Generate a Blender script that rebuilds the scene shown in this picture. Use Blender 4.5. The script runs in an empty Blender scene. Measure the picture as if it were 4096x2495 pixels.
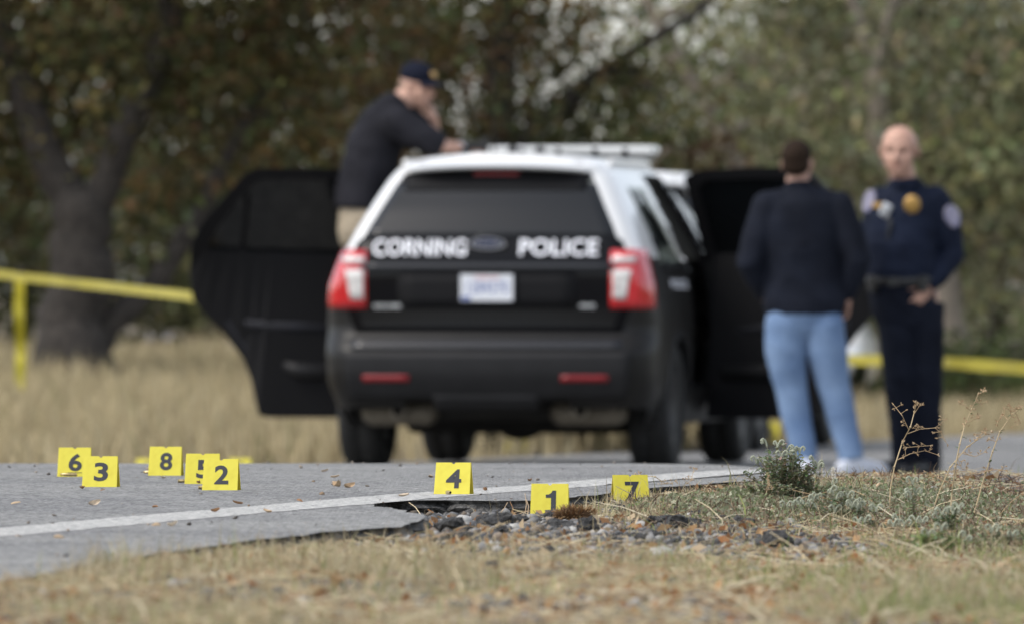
import bpy, bmesh, math, random
import numpy as np
from mathutils import Vector, Matrix, noise as mnoise
from mathutils.geometry import delaunay_2d_cdt

R = math.radians
rnd = random.Random(7)
rng = np.random.default_rng(11)
scene = bpy.context.scene
COL = scene.collection

# ------------------------------------------------------------------ camera, sky, sun, exposure
HC = 0.5                       # camera height above the road at the markers
FPX = 400.0 / 36.0 * 4096      # focal length in photograph pixels
YH = 1155.0                    # row of the horizon in the photograph
cam_d = bpy.data.cameras.new('camera')
cam_d.lens = 400; cam_d.sensor_width = 36; cam_d.clip_start = 0.5; cam_d.clip_end = 5000
cam = bpy.data.objects.new('camera', cam_d); COL.objects.link(cam)
cam.location = (0, 0, HC)
cam.rotation_euler = (R(90) - math.atan((1247.5 - YH) / FPX), 0, 0)
cam_d.dof.use_dof = True
cam_d.dof.focus_distance = 27.6
cam_d.dof.aperture_fstop = 9.8
scene.camera = cam

SUN_EL, SUN_AZ = 52.0, -115.0   # azimuth clockwise from the view direction (+Y): high on the left, a bit behind the camera
world = bpy.data.worlds.new('World'); scene.world = world; world.use_nodes = True
wn = world.node_tree.nodes; wl = world.node_tree.links
bg = wn['Background']
sky = wn.new('ShaderNodeTexSky'); sky.sky_type = 'NISHITA'; sky.sun_disc = False
sky.sun_elevation = R(SUN_EL); sky.sun_rotation = R(SUN_AZ)
sky.air_density = 1.0; sky.dust_density = 1.8; sky.ozone_density = 1.0
hs = wn.new('ShaderNodeHueSaturation'); hs.inputs['Saturation'].default_value = 0.42
wl.new(sky.outputs[0], hs.inputs['Color']); wl.new(hs.outputs[0], bg.inputs[0]); bg.inputs[1].default_value = 0.15
sun_d = bpy.data.lights.new('sun', 'SUN'); sun_d.energy = 1.05; sun_d.angle = R(18); sun_d.color = (1.0, 0.94, 0.86)
sun = bpy.data.objects.new('sun', sun_d); COL.objects.link(sun)
sdir = Vector((math.sin(R(SUN_AZ)) * math.cos(R(SUN_EL)), math.cos(R(SUN_AZ)) * math.cos(R(SUN_EL)), math.sin(R(SUN_EL))))
sun.rotation_euler = (-sdir).to_track_quat('-Z', 'Y').to_euler(); sun.location = sdir * 50
scene.view_settings.view_transform = 'Standard'; scene.view_settings.look = 'None'
scene.view_settings.exposure = 0.88; scene.view_settings.gamma = 1.0; scene.view_settings.use_curve_mapping = False

# ------------------------------------------------------------------ helpers
def tag(o, label=None, cat=None, group=None, kind=None):
    if label: o['label'] = label
    if cat: o['category'] = cat
    if group: o['group'] = group
    if kind: o['kind'] = kind
    return o

def link(name, me, mat=None, parent=None, loc=None, rot=None):
    o = bpy.data.objects.new(name, me); COL.objects.link(o)
    if me is not None and mat is not None:
        for m in (mat if isinstance(mat, (list, tuple)) else [mat]): me.materials.append(m)
    if parent is not None: o.parent = parent
    if loc is not None: o.location = loc
    if rot is not None: o.rotation_euler = rot
    return o

def empty(name, loc=(0, 0, 0), rz=0.0):
    o = bpy.data.objects.new(name, None); COL.objects.link(o)
    o.location = loc; o.rotation_euler = (0, 0, rz); o.empty_display_size = 0.1
    return o

def mesh_np(name, V, F, smooth=False, col=None, mats=None):
    """fast mesh: V (n,3), F (m,k) int array"""
    V = np.asarray(V, dtype=np.float32); F = np.asarray(F, dtype=np.int32)
    me = bpy.data.meshes.new(name)
    k = F.shape[1]
    me.vertices.add(len(V)); me.vertices.foreach_set('co', V.ravel())
    me.loops.add(F.size); me.loops.foreach_set('vertex_index', F.ravel())
    me.polygons.add(len(F))
    me.polygons.foreach_set('loop_start', np.arange(0, F.size, k, dtype=np.int32))
    me.polygons.foreach_set('loop_total', np.full(len(F), k, dtype=np.int32))
    if smooth: me.polygons.foreach_set('use_smooth', np.ones(len(F), dtype=bool))
    if mats is not None: me.polygons.foreach_set('material_index', np.asarray(mats, dtype=np.int32))
    me.update(calc_edges=True)
    if col is not None:
        ca = me.color_attributes.new('Col', 'FLOAT_COLOR', 'POINT')
        c4 = np.ones((len(V), 4), dtype=np.float32); c4[:, :3] = col
        ca.data.foreach_set('color', c4.ravel())
    me.validate()
    return me

class MB:
    """collects shapes for one mesh"""
    def __init__(s): s.v = []; s.f = []; s.c = []
    def add(s, vs, fs, col=None):
        n = len(s.v); s.v += [tuple(v) for v in vs]; s.f += [tuple(i + n for i in f) for f in fs]
        s.c += [col or (1, 1, 1)] * len(vs)
        return s
    def box(s, c, d, rz=0.0, ry=0.0, rx=0.0, bev=0.0):
        bm = bmesh.new(); bmesh.ops.create_cube(bm, size=1.0)
        bmesh.ops.scale(bm, vec=d, verts=bm.verts)
        if bev: bmesh.ops.bevel(bm, geom=bm.edges[:], offset=bev, segments=2, affect='EDGES', profile=0.6)
        M = Matrix.Translation(c) @ Matrix.Rotation(rz, 4, 'Z') @ Matrix.Rotation(ry, 4, 'Y') @ Matrix.Rotation(rx, 4, 'X')
        bm.transform(M); bm.verts.index_update()
        s.add([v.co[:] for v in bm.verts], [[v.index for v in f.verts] for f in bm.faces]); bm.free()
        return s
    def tube(s, pts, rad, n=8, cap=True, flat=1.0, ref=(0, 0, 1), round_ends=False, col=None):
        """rad: list of r or (rx, ry); ref: direction that stays the 'y' axis of the rings"""
        pts = [Vector(p) for p in pts]; rad = list(rad)
        if round_ends:
            def rr(r, k): return (r[0] * k, r[1] * k) if isinstance(r, tuple) else r * k
            def big(r): return max(r) if isinstance(r, tuple) else r
            def sm(r): return min(r) if isinstance(r, tuple) else r
            d0 = (pts[0] - pts[1]).normalized(); d1 = (pts[-1] - pts[-2]).normalized()
            pre = []; prr = []
            for a in (75, 50, 25):
                pre.append(pts[0] + d0 * sm(rad[0]) * math.sin(R(a))); prr.append(rr(rad[0], math.cos(R(a))))
            post = []; por = []
            for a in (25, 50, 75):
                post.append(pts[-1] + d1 * sm(rad[-1]) * math.sin(R(a))); por.append(rr(rad[-1], math.cos(R(a))))
            pts = pre + pts + post; rad = prr + rad + por
        ref = Vector(ref)
        if tuple(ref) == (0, 0, 1) and abs((pts[-1] - pts[0]).normalized().z) > .6: ref = Vector((0, 1, 0))
        vs = []; fs = []
        for i, p in enumerate(pts):
            t = (pts[min(i + 1, len(pts) - 1)] - pts[max(i - 1, 0)])
            t = t.normalized() if t.length > 1e-9 else Vector((0, 0, 1))
            b = ref - t * ref.dot(t)
            if b.length < 1e-3: b = Vector((1, 0, 0)) - t * t.x
            if b.length < 1e-3: b = Vector((0, 1, 0)) - t * t.y
            b.normalize(); a = b.cross(t)
            r = rad[i]; rx, ry = r if isinstance(r, tuple) else (r, r * flat)
            for k in range(n):
                th = 2 * math.pi * k / n
                vs.append(p + a * (rx * math.cos(th)) + b * (ry * math.sin(th)))
        for i in range(len(pts) - 1):
            for k in range(n):
                fs.append((i * n + k, i * n + (k + 1) % n, (i + 1) * n + (k + 1) % n, (i + 1) * n + k))
        if cap:
            fs.append(tuple(reversed(range(n)))); m = (len(pts) - 1) * n; fs.append(tuple(range(m, m + n)))
        return s.add(vs, fs, col)
    def ball(s, c, r, n=14, m=10, rot=None):
        c = Vector(c); r = (r, r, r) if not isinstance(r, (tuple, list)) else r
        vs = [Vector((0, 0, r[2]))]
        for i in range(1, m):
            ph = math.pi * i / m
            for k in range(n):
                th = 2 * math.pi * k / n
                vs.append(Vector((r[0] * math.sin(ph) * math.cos(th), r[1] * math.sin(ph) * math.sin(th), r[2] * math.cos(ph))))
        vs.append(Vector((0, 0, -r[2])))
        if rot is not None: vs = [rot @ v for v in vs]
        vs = [v + c for v in vs]; fs = []
        for k in range(n): fs.append((0, 1 + k, 1 + (k + 1) % n))
        for i in range(m - 2):
            for k in range(n):
                a = 1 + i * n; b = a + n
                fs.append((a + k, b + k, b + (k + 1) % n, a + (k + 1) % n))
        l = len(vs) - 1; a = 1 + (m - 2) * n
        for k in range(n): fs.append((l, a + (k + 1) % n, a + k))
        return s.add(vs, fs)
    def lathe(s, prof, n=16, M=None):
        """prof: (r, h) along local +Z"""
        vs = []; fs = []
        for r, h in prof:
            for k in range(n):
                th = 2 * math.pi * k / n; vs.append(Vector((r * math.cos(th), r * math.sin(th), h)))
        for i in range(len(prof) - 1):
            for k in range(n): fs.append((i * n + k, i * n + (k + 1) % n, (i + 1) * n + (k + 1) % n, (i + 1) * n + k))
        if M is not None: vs = [M @ v for v in vs]
        return s.add(vs, fs)
    def prism(s, poly, y0, y1):
        """poly in (x, z); thickness along y"""
        n = len(poly)
        vs = [(x, y0, z) for x, z in poly] + [(x, y1, z) for x, z in poly]
        fs = [tuple(range(n)), tuple(reversed(range(n, 2 * n)))]
        for i in range(n): j = (i + 1) % n; fs.append((i, i + n, j + n, j))
        return s.add(vs, fs)
    def mesh(s, name, smooth=False, color=False, fixn=True):
        me = bpy.data.meshes.new(name); me.from_pydata(s.v, [], s.f)
        if fixn:
            bm = bmesh.new(); bm.from_mesh(me); bmesh.ops.recalc_face_normals(bm, faces=bm.faces[:]); bm.to_mesh(me); bm.free()
        if smooth: me.polygons.foreach_set('use_smooth', [True] * len(me.polygons))
        if color:
            ca = me.color_attributes.new('Col', 'FLOAT_COLOR', 'POINT')
            c4 = np.ones((len(s.v), 4), dtype=np.float32); c4[:, :3] = s.c
            ca.data.foreach_set('color', c4.ravel())
        return me
    def build(s, name, mat, parent=None, smooth=False, color=False, fixn=True, **k):
        return link(name, s.mesh(name, smooth, color, fixn), mat, parent, **k)

# ---- materials
def newmat(name):
    m = bpy.data.materials.new(name); m.use_nodes = True
    return m, m.node_tree.nodes, m.node_tree.links, m.node_tree.nodes['Principled BSDF']

def mat(name, col, rough=0.6, metal=0.0, var=0.0, vscale=8.0, col2=None, bump=0.0, bscale=60.0, coat=0.0, spec=0.5, detail=5.0):
    m, n, l, p = newmat(name)
    p.inputs['Base Color'].default_value = (*col, 1); p.inputs['Roughness'].default_value = rough
    p.inputs['Metallic'].default_value = metal; p.inputs['Specular IOR Level'].default_value = spec
    if coat: p.inputs['Coat Weight'].default_value = coat; p.inputs['Coat Roughness'].default_value = 0.04
    tc = n.new('ShaderNodeTexCoord')
    if var or col2:
        nz = n.new('ShaderNodeTexNoise'); nz.inputs['Scale'].default_value = vscale; nz.inputs['Detail'].default_value = detail
        l.new(tc.outputs['Object'], nz.inputs['Vector'])
        rp = n.new('ShaderNodeValToRGB'); rp.color_ramp.elements[0].position = 0.3; rp.color_ramp.elements[1].position = 0.7
        a = col2 if col2 else tuple(c * (1 - var) for c in col); b = col if col2 else tuple(min(1, c * (1 + var)) for c in col)
        rp.color_ramp.elements[0].color = (*a, 1); rp.color_ramp.elements[1].color = (*b, 1)
        l.new(nz.outputs['Fac'], rp.inputs['Fac']); l.new(rp.outputs[0], p.inputs['Base Color'])
    if bump:
        nb = n.new('ShaderNodeTexNoise'); nb.inputs['Scale'].default_value = bscale; nb.inputs['Detail'].default_value = 4
        l.new(tc.outputs['Object'], nb.inputs['Vector'])
        bp = n.new('ShaderNodeBump'); bp.inputs['Strength'].default_value = bump; bp.inputs['Distance'].default_value = 0.02
        l.new(nb.outputs['Fac'], bp.inputs['Height']); l.new(bp.outputs[0], p.inputs['Normal'])
    return m

def leafmat(name, rough=0.6, trans=0.35, spec=0.3):
    """colour from the mesh's own colour attribute, some light passing through"""
    m, n, l, p = newmat(name)
    at = n.new('ShaderNodeAttribute'); at.attribute_name = 'Col'
    l.new(at.outputs['Color'], p.inputs['Base Color']); p.inputs['Roughness'].default_value = rough
    p.inputs['Specular IOR Level'].default_value = spec
    tr = n.new('ShaderNodeBsdfTranslucent'); l.new(at.outputs['Color'], tr.inputs['Color'])
    mx = n.new('ShaderNodeMixShader'); mx.inputs[0].default_value = trans
    l.new(p.outputs[0], mx.inputs[1]); l.new(tr.outputs[0], mx.inputs[2])
    l.new(mx.outputs[0], n['Material Output'].inputs['Surface'])
    return m

def glassmat(name, tint, through=0.15, rough=0.03):
    m, n, l, p = newmat(name)
    p.inputs['Base Color'].default_value = (0.006, 0.007, 0.008, 1); p.inputs['Roughness'].default_value = rough
    p.inputs['Specular IOR Level'].default_value = 0.6
    t = n.new('ShaderNodeBsdfTransparent'); t.inputs['Color'].default_value = (*tint, 1)
    mx = n.new('ShaderNodeMixShader'); mx.inputs[0].default_value = through
    l.new(p.outputs[0], mx.inputs[1]); l.new(t.outputs[0], mx.inputs[2]); l.new(mx.outputs[0], n['Material Output'].inputs['Surface'])
    return m

def smooth01(t):
    t = np.clip(t, 0, 1); return t * t * (3 - 2 * t)

def spot(px, py, d):
    """photograph pixel at a known distance -> point"""
    return Vector(((px - 2048) / FPX * d, d, HC + (YH - py) / FPX * d))

# ------------------------------------------------------------------ the lie of the land
_PD = np.array([-50, 29.5, 31, 32.5, 34, 36, 38, 42, 47, 52, 57, 61, 64, 66, 70, 76, 82, 100, 200, 3000], float)
_PZ = np.array([0, 0, -.001, -.006, -.020, -.056, -.094, -.178, -.285, -.375, -.45, -.50, -.530, -.542, -.555, -.555, -.545, -.53, -.5, -.5])
_LD = np.array([-50, 10, 19.5, 23.4, 25.6, 27.6, 29.4, 31.4, 35.9, 41, 60, 100, 200, 1200], float)
_LX = np.array([-14.6, -3.7, -1.85, -1.05, -.62, -.21, .24, .66, 1.62, 2.72, 6.8, 15.4, 37, 255])
def zroad(x, d):
    x = np.asarray(x, float); d = np.asarray(d, float)
    return np.interp(d, _PD, _PZ) - 0.055 * smooth01((x - 0.45) / 1.0) * smooth01((d - 29.5) / 4.5) * (1 - smooth01((d - 40) / 16))
def xline(d): return np.interp(d, _LD, _LX)
_FD = np.array([-50, 20, 50, 60, 64, 66, 73.3, 82.4, 100, 200, 1200], float); _FX = np.array([-22, -11.5, -7.2, -3.9, -2.45, -1.8, .65, 3.71, 9.0, 30, 245])
def xfar(d): return np.interp(d, _FD, _FX)
# broken near edge of the asphalt: (x, distance)
EDGE = [(-3.1, 8), (-2.2, 12), (-1.25, 17), (-.93, 19.0), (-.80, 20.2), (-.66, 21.6), (-.50, 22.8), (-.36, 23.5), (-.24, 23.95), (-.19, 24.5), (-.19, 25.2),
        (-.24, 25.75), (-.31, 26.2), (-.325, 26.6), (-.27, 26.95), (-.15, 27.0), (-.03, 26.9), (.07, 26.95), (.14, 27.3),
        (.24, 28.0), (.36, 28.7), (.52, 29.3), (.68, 29.9), (.98, 31.0), (1.45, 33.0), (2.0, 35.3), (3.2, 40.6), (7.3, 60), (15.9, 100), (37.6, 200), (130, 600)]
_ED = np.array([e[1] for e in EDGE if not (24.2 < e[1] < 27.2 and -.35 < e[0] < .13)]); _EX = np.array([e[0] for e in EDGE if not (24.2 < e[1] < 27.2 and -.35 < e[0] < .13)])
_o = np.argsort(_ED); _ED = _ED[_o]; _EX = _EX[_o]
def xedge(d): return np.interp(d, _ED, _EX)

def n2(x, y, s=1.0, seed=0.0):
    return mnoise.noise(Vector((x * s + seed, y * s - seed * 1.7, seed * 0.37)))

def zground(x, d):
    """verge and fields (vectorised except the small noise)"""
    x = np.asarray(x, float); d = np.asarray(d, float)
    zr = zroad(x, d)
    off = x - xedge(d)                       # metres outside the near edge
    verge = zr - 0.027 - 0.03 * smooth01(off / 1.5) + 0.015 * smooth01((off - .12) / .35) * smooth01((d - 26.3) / 1.6) * (1 - smooth01((d - 30) / 2))
    verge = verge + 0.012 * smooth01((23.0 - d) / 2) + 0.020 * smooth01((d - 28.2) / 1.2)
    far = -0.52 + 0.15 * smooth01((d - 84) / 18) * smooth01((0.5 - x) / 2.5) - 0.26 * smooth01((d - 84) / 14) * smooth01((x - .3) / 1.5)
    far = np.where(d < 84, np.maximum(zr - 0.02, -0.56), far)
    zf = np.where(d < 84, zr - 0.03, far)
    onroad = zr - 0.035
    t = smooth01((off + 0.02) / 0.05)
    z = onroad * (1 - t) + verge * t
    f = smooth01((xfar(d) + 0.05 - x) / 0.3)
    return z * (1 - f) + zf * f

# ------------------------------------------------------------------ setting materials
def ground_material():
    m, n, l, p = newmat('verge_soil')
    tc = n.new('ShaderNodeTexCoord'); p.inputs['Roughness'].default_value = 0.95; p.inputs['Specular IOR Level'].default_value = 0.15
    n1 = n.new('ShaderNodeTexNoise'); n1.inputs['Scale'].default_value = 3.0; n1.inputs['Detail'].default_value = 6
    n2_ = n.new('ShaderNodeTexNoise'); n2_.inputs['Scale'].default_value = 55; n2_.inputs['Detail'].default_value = 6
    l.new(tc.outputs['Object'], n1.inputs['Vector']); l.new(tc.outputs['Object'], n2_.inputs['Vector'])
    r1 = n.new('ShaderNodeValToRGB'); r1.color_ramp.elements[0].position = .38; r1.color_ramp.elements[1].position = .62
    r1.color_ramp.elements[0].color = (.105, .10, .092, 1); r1.color_ramp.elements[1].color = (.215, .175, .115, 1)
    r2 = n.new('ShaderNodeValToRGB'); r2.color_ramp.elements[0].position = .36; r2.color_ramp.elements[1].position = .66
    r2.color_ramp.elements[0].color = (.45, .44, .42, 1); r2.color_ramp.elements[1].color = (1.35, 1.3, 1.25, 1)
    l.new(n1.outputs['Fac'], r1.inputs['Fac']); l.new(n2_.outputs['Fac'], r2.inputs['Fac'])
    mx = n.new('ShaderNodeMix'); mx.data_type = 'RGBA'; mx.blend_type = 'MULTIPLY'; mx.inputs[0].default_value = 1
    l.new(r1.outputs[0], mx.inputs[6]); l.new(r2.outputs[0], mx.inputs[7]); l.new(mx.outputs[2], p.inputs['Base Color'])
    bp = n.new('ShaderNodeBump'); bp.inputs['Strength'].default_value = .8; bp.inputs['Distance'].default_value = .01
    l.new(n2_.outputs['Fac'], bp.inputs['Height']); l.new(bp.outputs[0], p.inputs['Normal'])
    return m

def asphalt_material(name, dark, light, worn=None):
    m, n, l, p = newmat(name)
    tc = n.new('ShaderNodeTexCoord'); p.inputs['Roughness'].default_value = 0.85; p.inputs['Specular IOR Level'].default_value = 0.25
    vo = n.new('ShaderNodeTexVoronoi'); vo.inputs['Scale'].default_value = 95
    nz = n.new('ShaderNodeTexNoise'); nz.inputs['Scale'].default_value = 140; nz.inputs['Detail'].default_value = 3
    big = n.new('ShaderNodeTexNoise'); big.inputs['Scale'].default_value = 1.3; big.inputs['Detail'].default_value = 5
    for t in (vo, nz, big): l.new(tc.outputs['Object'], t.inputs['Vector'])
    r = n.new('ShaderNodeValToRGB'); r.color_ramp.elements[0].position = .25; r.color_ramp.elements[1].position = .7
    r.color_ramp.elements[0].color = (*dark, 1); r.color_ramp.elements[1].color = (*light, 1)
    sep = n.new('ShaderNodeSeparateColor'); l.new(vo.outputs['Color'], sep.inputs[0])
    av = n.new('ShaderNodeMath'); av.operation = 'MULTIPLY_ADD'; av.inputs[1].default_value = .55
    l.new(sep.outputs[0], av.inputs[0])
    h = n.new('ShaderNodeMath'); h.operation = 'MULTIPLY'; h.inputs[1].default_value = .45
    l.new(nz.outputs['Fac'], h.inputs[0]); l.new(h.outputs[0], av.inputs[2]); l.new(av.outputs[0], r.inputs['Fac'])
    r2 = n.new('ShaderNodeValToRGB'); r2.color_ramp.elements[0].position = .35; r2.color_ramp.elements[1].position = .65
    r2.color_ramp.elements[0].color = (.82, .82, .83, 1); r2.color_ramp.elements[1].color = (1.1, 1.1, 1.08, 1)
    l.new(big.outputs['Fac'], r2.inputs['Fac'])
    mx = n.new('ShaderNodeMix'); mx.data_type = 'RGBA'; mx.blend_type = 'MULTIPLY'; mx.inputs[0].default_value = 1
    l.new(r.outputs[0], mx.inputs[6]); l.new(r2.outputs[0], mx.inputs[7])
    last = mx.outputs[2]
    if worn:
        wn_ = n.new('ShaderNodeTexNoise'); wn_.inputs['Scale'].default_value = 45; wn_.inputs['Detail'].default_value = 6; wn_.inputs['Roughness'].default_value = .7
        l.new(tc.outputs['Object'], wn_.inputs['Vector'])
        wr = n.new('ShaderNodeValToRGB'); wr.color_ramp.elements[0].position = .42; wr.color_ramp.elements[1].position = .56
        l.new(wn_.outputs['Fac'], wr.inputs['Fac'])
        m2 = n.new('ShaderNodeMix'); m2.data_type = 'RGBA'; m2.inputs[7].default_value = (*worn, 1)
        l.new(wr.outputs[0], m2.inputs[0]); l.new(last, m2.inputs[6]); last = m2.outputs[2]
    l.new(last, p.inputs['Base Color'])
    bp = n.new('ShaderNodeBump'); bp.inputs['Strength'].default_value = 1.0; bp.inputs['Distance'].default_value = .006
    l.new(vo.outputs['Distance'], bp.inputs['Height']); l.new(bp.outputs[0], p.inputs['Normal'])
    return m

M_soil = ground_material()
M_asph = asphalt_material('old_asphalt', (.075, .075, .075), (.335, .332, .322))
M_line = asphalt_material('worn_road_paint', (.16, .16, .16), (.30, .30, .29), worn=(.56, .55, .52))
M_break = mat('broken_asphalt', (.085, .083, .08), .9, var=.7, vscale=70, bump=1.0, bscale=110)
M_wood = mat('oak_bark', (.040, .034, .029), .95, var=.5, vscale=14, bump=.8, bscale=22)
M_pale = mat('pale_bark', (.20, .17, .135), .85, var=.3, vscale=5, bump=.4, bscale=12)
M_leaf = leafmat('tree_leaf'); M_grass = leafmat('grass_blade', .8, .3, .15)

# ------------------------------------------------------------------ ground sheet
def grid_axis(parts):
    out = []
    for a, b, st in parts: out += list(np.arange(a, b, st))
    out.append(parts[-1][1]); return np.array(out)
gd = np.concatenate([grid_axis([(-60, 0, 10), (0, 14, 1.0), (14, 32, .055), (32, 40, .16), (40, 90, .6), (90, 160, 2.0)]), np.array([180, 220, 300, 450, 700, 1100, 1800, 3000])])
gx = np.concatenate([-np.array([1600, 700, 300, 120, 60, 30, 16, 10.]), grid_axis([(-7, -2.2, .25), (-2.2, 2.2, .03), (2.2, 7, .25)]), np.array([10, 16, 30, 60, 120, 300, 700, 1600.])])
GX, GD = np.meshgrid(gx, gd)
GZ = zground(GX, GD)
nearm = (GD > 14) & (GD < 36) & (np.abs(GX) < 2.3) & (GX > xedge(GD) - .6)
for i, j in zip(*np.nonzero(nearm)):
    x, d = GX[i, j], GD[i, j]
    if 24.2 < d < 27.6 and -.4 < x < .13:
        GZ[i, j] += .005 * n2(x, d, 11., 9.); continue
    GZ[i, j] += .013 * n2(x, d * .55, 3.1, 4.) + .008 * n2(x, d * .6, 11., 9.) + .003 * n2(x, d, 34., 2.)
nd, nx = GX.shape
idx = np.arange(nd * nx).reshape(nd, nx)
F = np.stack([idx[:-1, :-1].ravel(), idx[:-1, 1:].ravel(), idx[1:, 1:].ravel(), idx[1:, :-1].ravel()], 1)
ground = link('ground', mesh_np('ground', np.stack([GX.ravel(), GD.ravel(), GZ.ravel()], 1), F, smooth=True), M_soil)
tag(ground, 'dry verge and field soil with gravel beside the road', 'ground', kind='structure')
# lookup of the real sheet height (bilinear)
def zg(x, d):
    i = np.clip(np.searchsorted(gd, d) - 1, 0, nd - 2); j = np.clip(np.searchsorted(gx, x) - 1, 0, nx - 2)
    u = (x - gx[j]) / (gx[j + 1] - gx[j]); v = (d - gd[i]) / (gd[i + 1] - gd[i])
    return (GZ[i, j] * (1 - u) + GZ[i, j + 1] * u) * (1 - v) + (GZ[i + 1, j] * (1 - u) + GZ[i + 1, j + 1] * u) * v

# ------------------------------------------------------------------ road with its broken edge
def densify(pts, step_near):
    out = []
    for (x0, d0), (x1, d1) in zip(pts[:-1], pts[1:]):
        L = math.hypot(x1 - x0, (d1 - d0)); near = 16 < (d0 + d1) / 2 < 37
        k = max(1, int(L / (step_near if near else 4)))
        for i in range(k):
            t = i / k; x = x0 + (x1 - x0) * t; d = d0 + (d1 - d0) * t
            if near and (d0 + d1) / 2 < 36:
                x += .022 * n2(x * 3, d, 4.0, 3.) + .010 * n2(x, d, 15., 5.); d += .08 * n2(x, d, 6.0, 8.)
            out.append((x, d))
    out.append(pts[-1]); return out
edge_pts = densify(EDGE, .035)
far_d = [600, 400, 200, 140, 110] + list(np.arange(100, 40, -1.0)) + [35, 30, 20, 8]
far_pts = [(float(xfar(d)) + (.06 * n2(d, 3.3, .9, 1.) if d < 120 else 0), float(d)) for d in far_d]
bnd = edge_pts + far_pts
inner = []
for d in list(np.arange(9, 29, .5)) + list(np.arange(29, 44, .2)) + list(np.arange(44, 110, .8)):
    for x in np.arange(max(xfar(d) + .3, -.07 * d), min(xedge(d) - .45, .07 * d), .3 if d < 50 else .5):
        inner.append((float(x) + rnd.uniform(-.05, .05), float(d) + rnd.uniform(-.05, .05)))
pts2 = [Vector(p) for p in bnd] + [Vector(p) for p in inner]
nb = len(bnd)
ov, oe, of, *_r = delaunay_2d_cdt(pts2, [], [list(range(nb))], 1, 1e-5)
V = np.array([(p.x, p.y, 0) for p in ov]); V[:, 2] = zroad(V[:, 0], V[:, 1])
road = link('road', mesh_np('road', V, np.array([list(f) for f in of if len(f) == 3]), smooth=True), M_asph)
tag(road, 'grey weathered two lane asphalt road', 'road', kind='structure')
# broken face of the asphalt layer
mb = MB(); rows = [0.0, .008, .018, .028, .040, .060]
ep = [p for p in edge_pts if 15 < p[1] < 29.2]
nrm = []
for i, p in enumerate(ep):
    a = ep[max(i - 1, 0)]; b = ep[min(i + 1, len(ep) - 1)]
    t = Vector((b[0] - a[0], b[1] - a[1])); t.normalize(); nrm.append(Vector((t.y, -t.x)))
vs = []; fs = []
for i, p in enumerate(ep):
    z0 = float(zroad(p[0], p[1]))
    for k, h in enumerate(rows):
        j = 0 if k == 0 else .018 * (n2(p[0] * 3, p[1] * 2 + h * 60, 9., 2.) - .35 * (k > 3)) + .006 * rnd.uniform(-1, 1) - .01 * (k == 1)
        vs.append((p[0] + nrm[i].x * j, p[1] + nrm[i].y * j, z0 - h))
K = len(rows)
for i in range(len(ep) - 1):
    for k in range(K - 1): fs.append((i * K + k, (i + 1) * K + k, (i + 1) * K + k + 1, i * K + k + 1))
mb.add(vs, fs); o = mb.build('broken_edge', M_break, road, fixn=False)
# painted edge line
ld = list(np.arange(12, 45, .05)) + list(np.arange(45, 130, 2.0))
vs = []; fs = []
for i, d in enumerate(ld):
    x = float(xline(d)); sl = float((xline(d + .3) - xline(d - .3)) / .6); w = .102
    w0 = w + .014 * n2(d, 1.1, 5., 1.) + .008 * n2(d, 4., 23., 6.); w1 = w + .014 * n2(d, 7.7, 5., 3.) + .008 * n2(d, 9., 23., 2.)
    for q in (-w0, -.03, .03, w1):
        xx = x + q / math.sqrt(1 + sl * sl); dd = d - q * sl / math.sqrt(1 + sl * sl)
        vs.append((xx, dd, float(zroad(xx, dd)) + (.0009 if dd < 29 else .0024)))
    if i:
        b = i * 4
        for q in range(3): fs.append((b - 4 + q, b - 3 + q, b + 1 + q, b + q))
line = MB().add(vs, fs).build('edge_line', M_line)
tag(line, 'worn white painted edge line of the road', 'road marking', kind='structure')

# ------------------------------------------------------------------ leaves in bulk
def leaf_cloud(P, S, C, aspect=.55, droop=0.0):
    """P (n,3), S (n,) half length, C (n,3) -> verts, faces, colours (rhombic leaves)"""
    n = len(P)
    a = rng.normal(size=(n, 3)); a[:, 2] -= droop; a /= np.linalg.norm(a, axis=1)[:, None]
    b = rng.normal(size=(n, 3)); b -= a * (a * b).sum(1)[:, None]; b /= np.linalg.norm(b, axis=1)[:, None]
    A = a * S[:, None]; B = b * (S * aspect)[:, None]
    V = np.stack([P - A, P + B - A * .1, P + A, P - B - A * .1], 1).reshape(-1, 3)
    F = np.arange(4 * n).reshape(n, 4)
    return V, F, np.repeat(C, 4, axis=0)

def branch_tube(mb, p0, p1, r0, r1, wob=.12, n=7, seg=6):
    p0 = Vector(p0); p1 = Vector(p1); L = (p1 - p0).length; pts = []; rad = []
    for i in range(seg + 1):
        t = i / seg; w = wob * L * math.sin(math.pi * t)
        pts.append(p0.lerp(p1, t) + Vector((rnd.uniform(-1, 1), rnd.uniform(-1, 1), rnd.uniform(-.6, .6))) * w * .5)
        rad.append(r0 + (r1 - r0) * t)
    mb.tube(pts, rad, n=n); return pts

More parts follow.
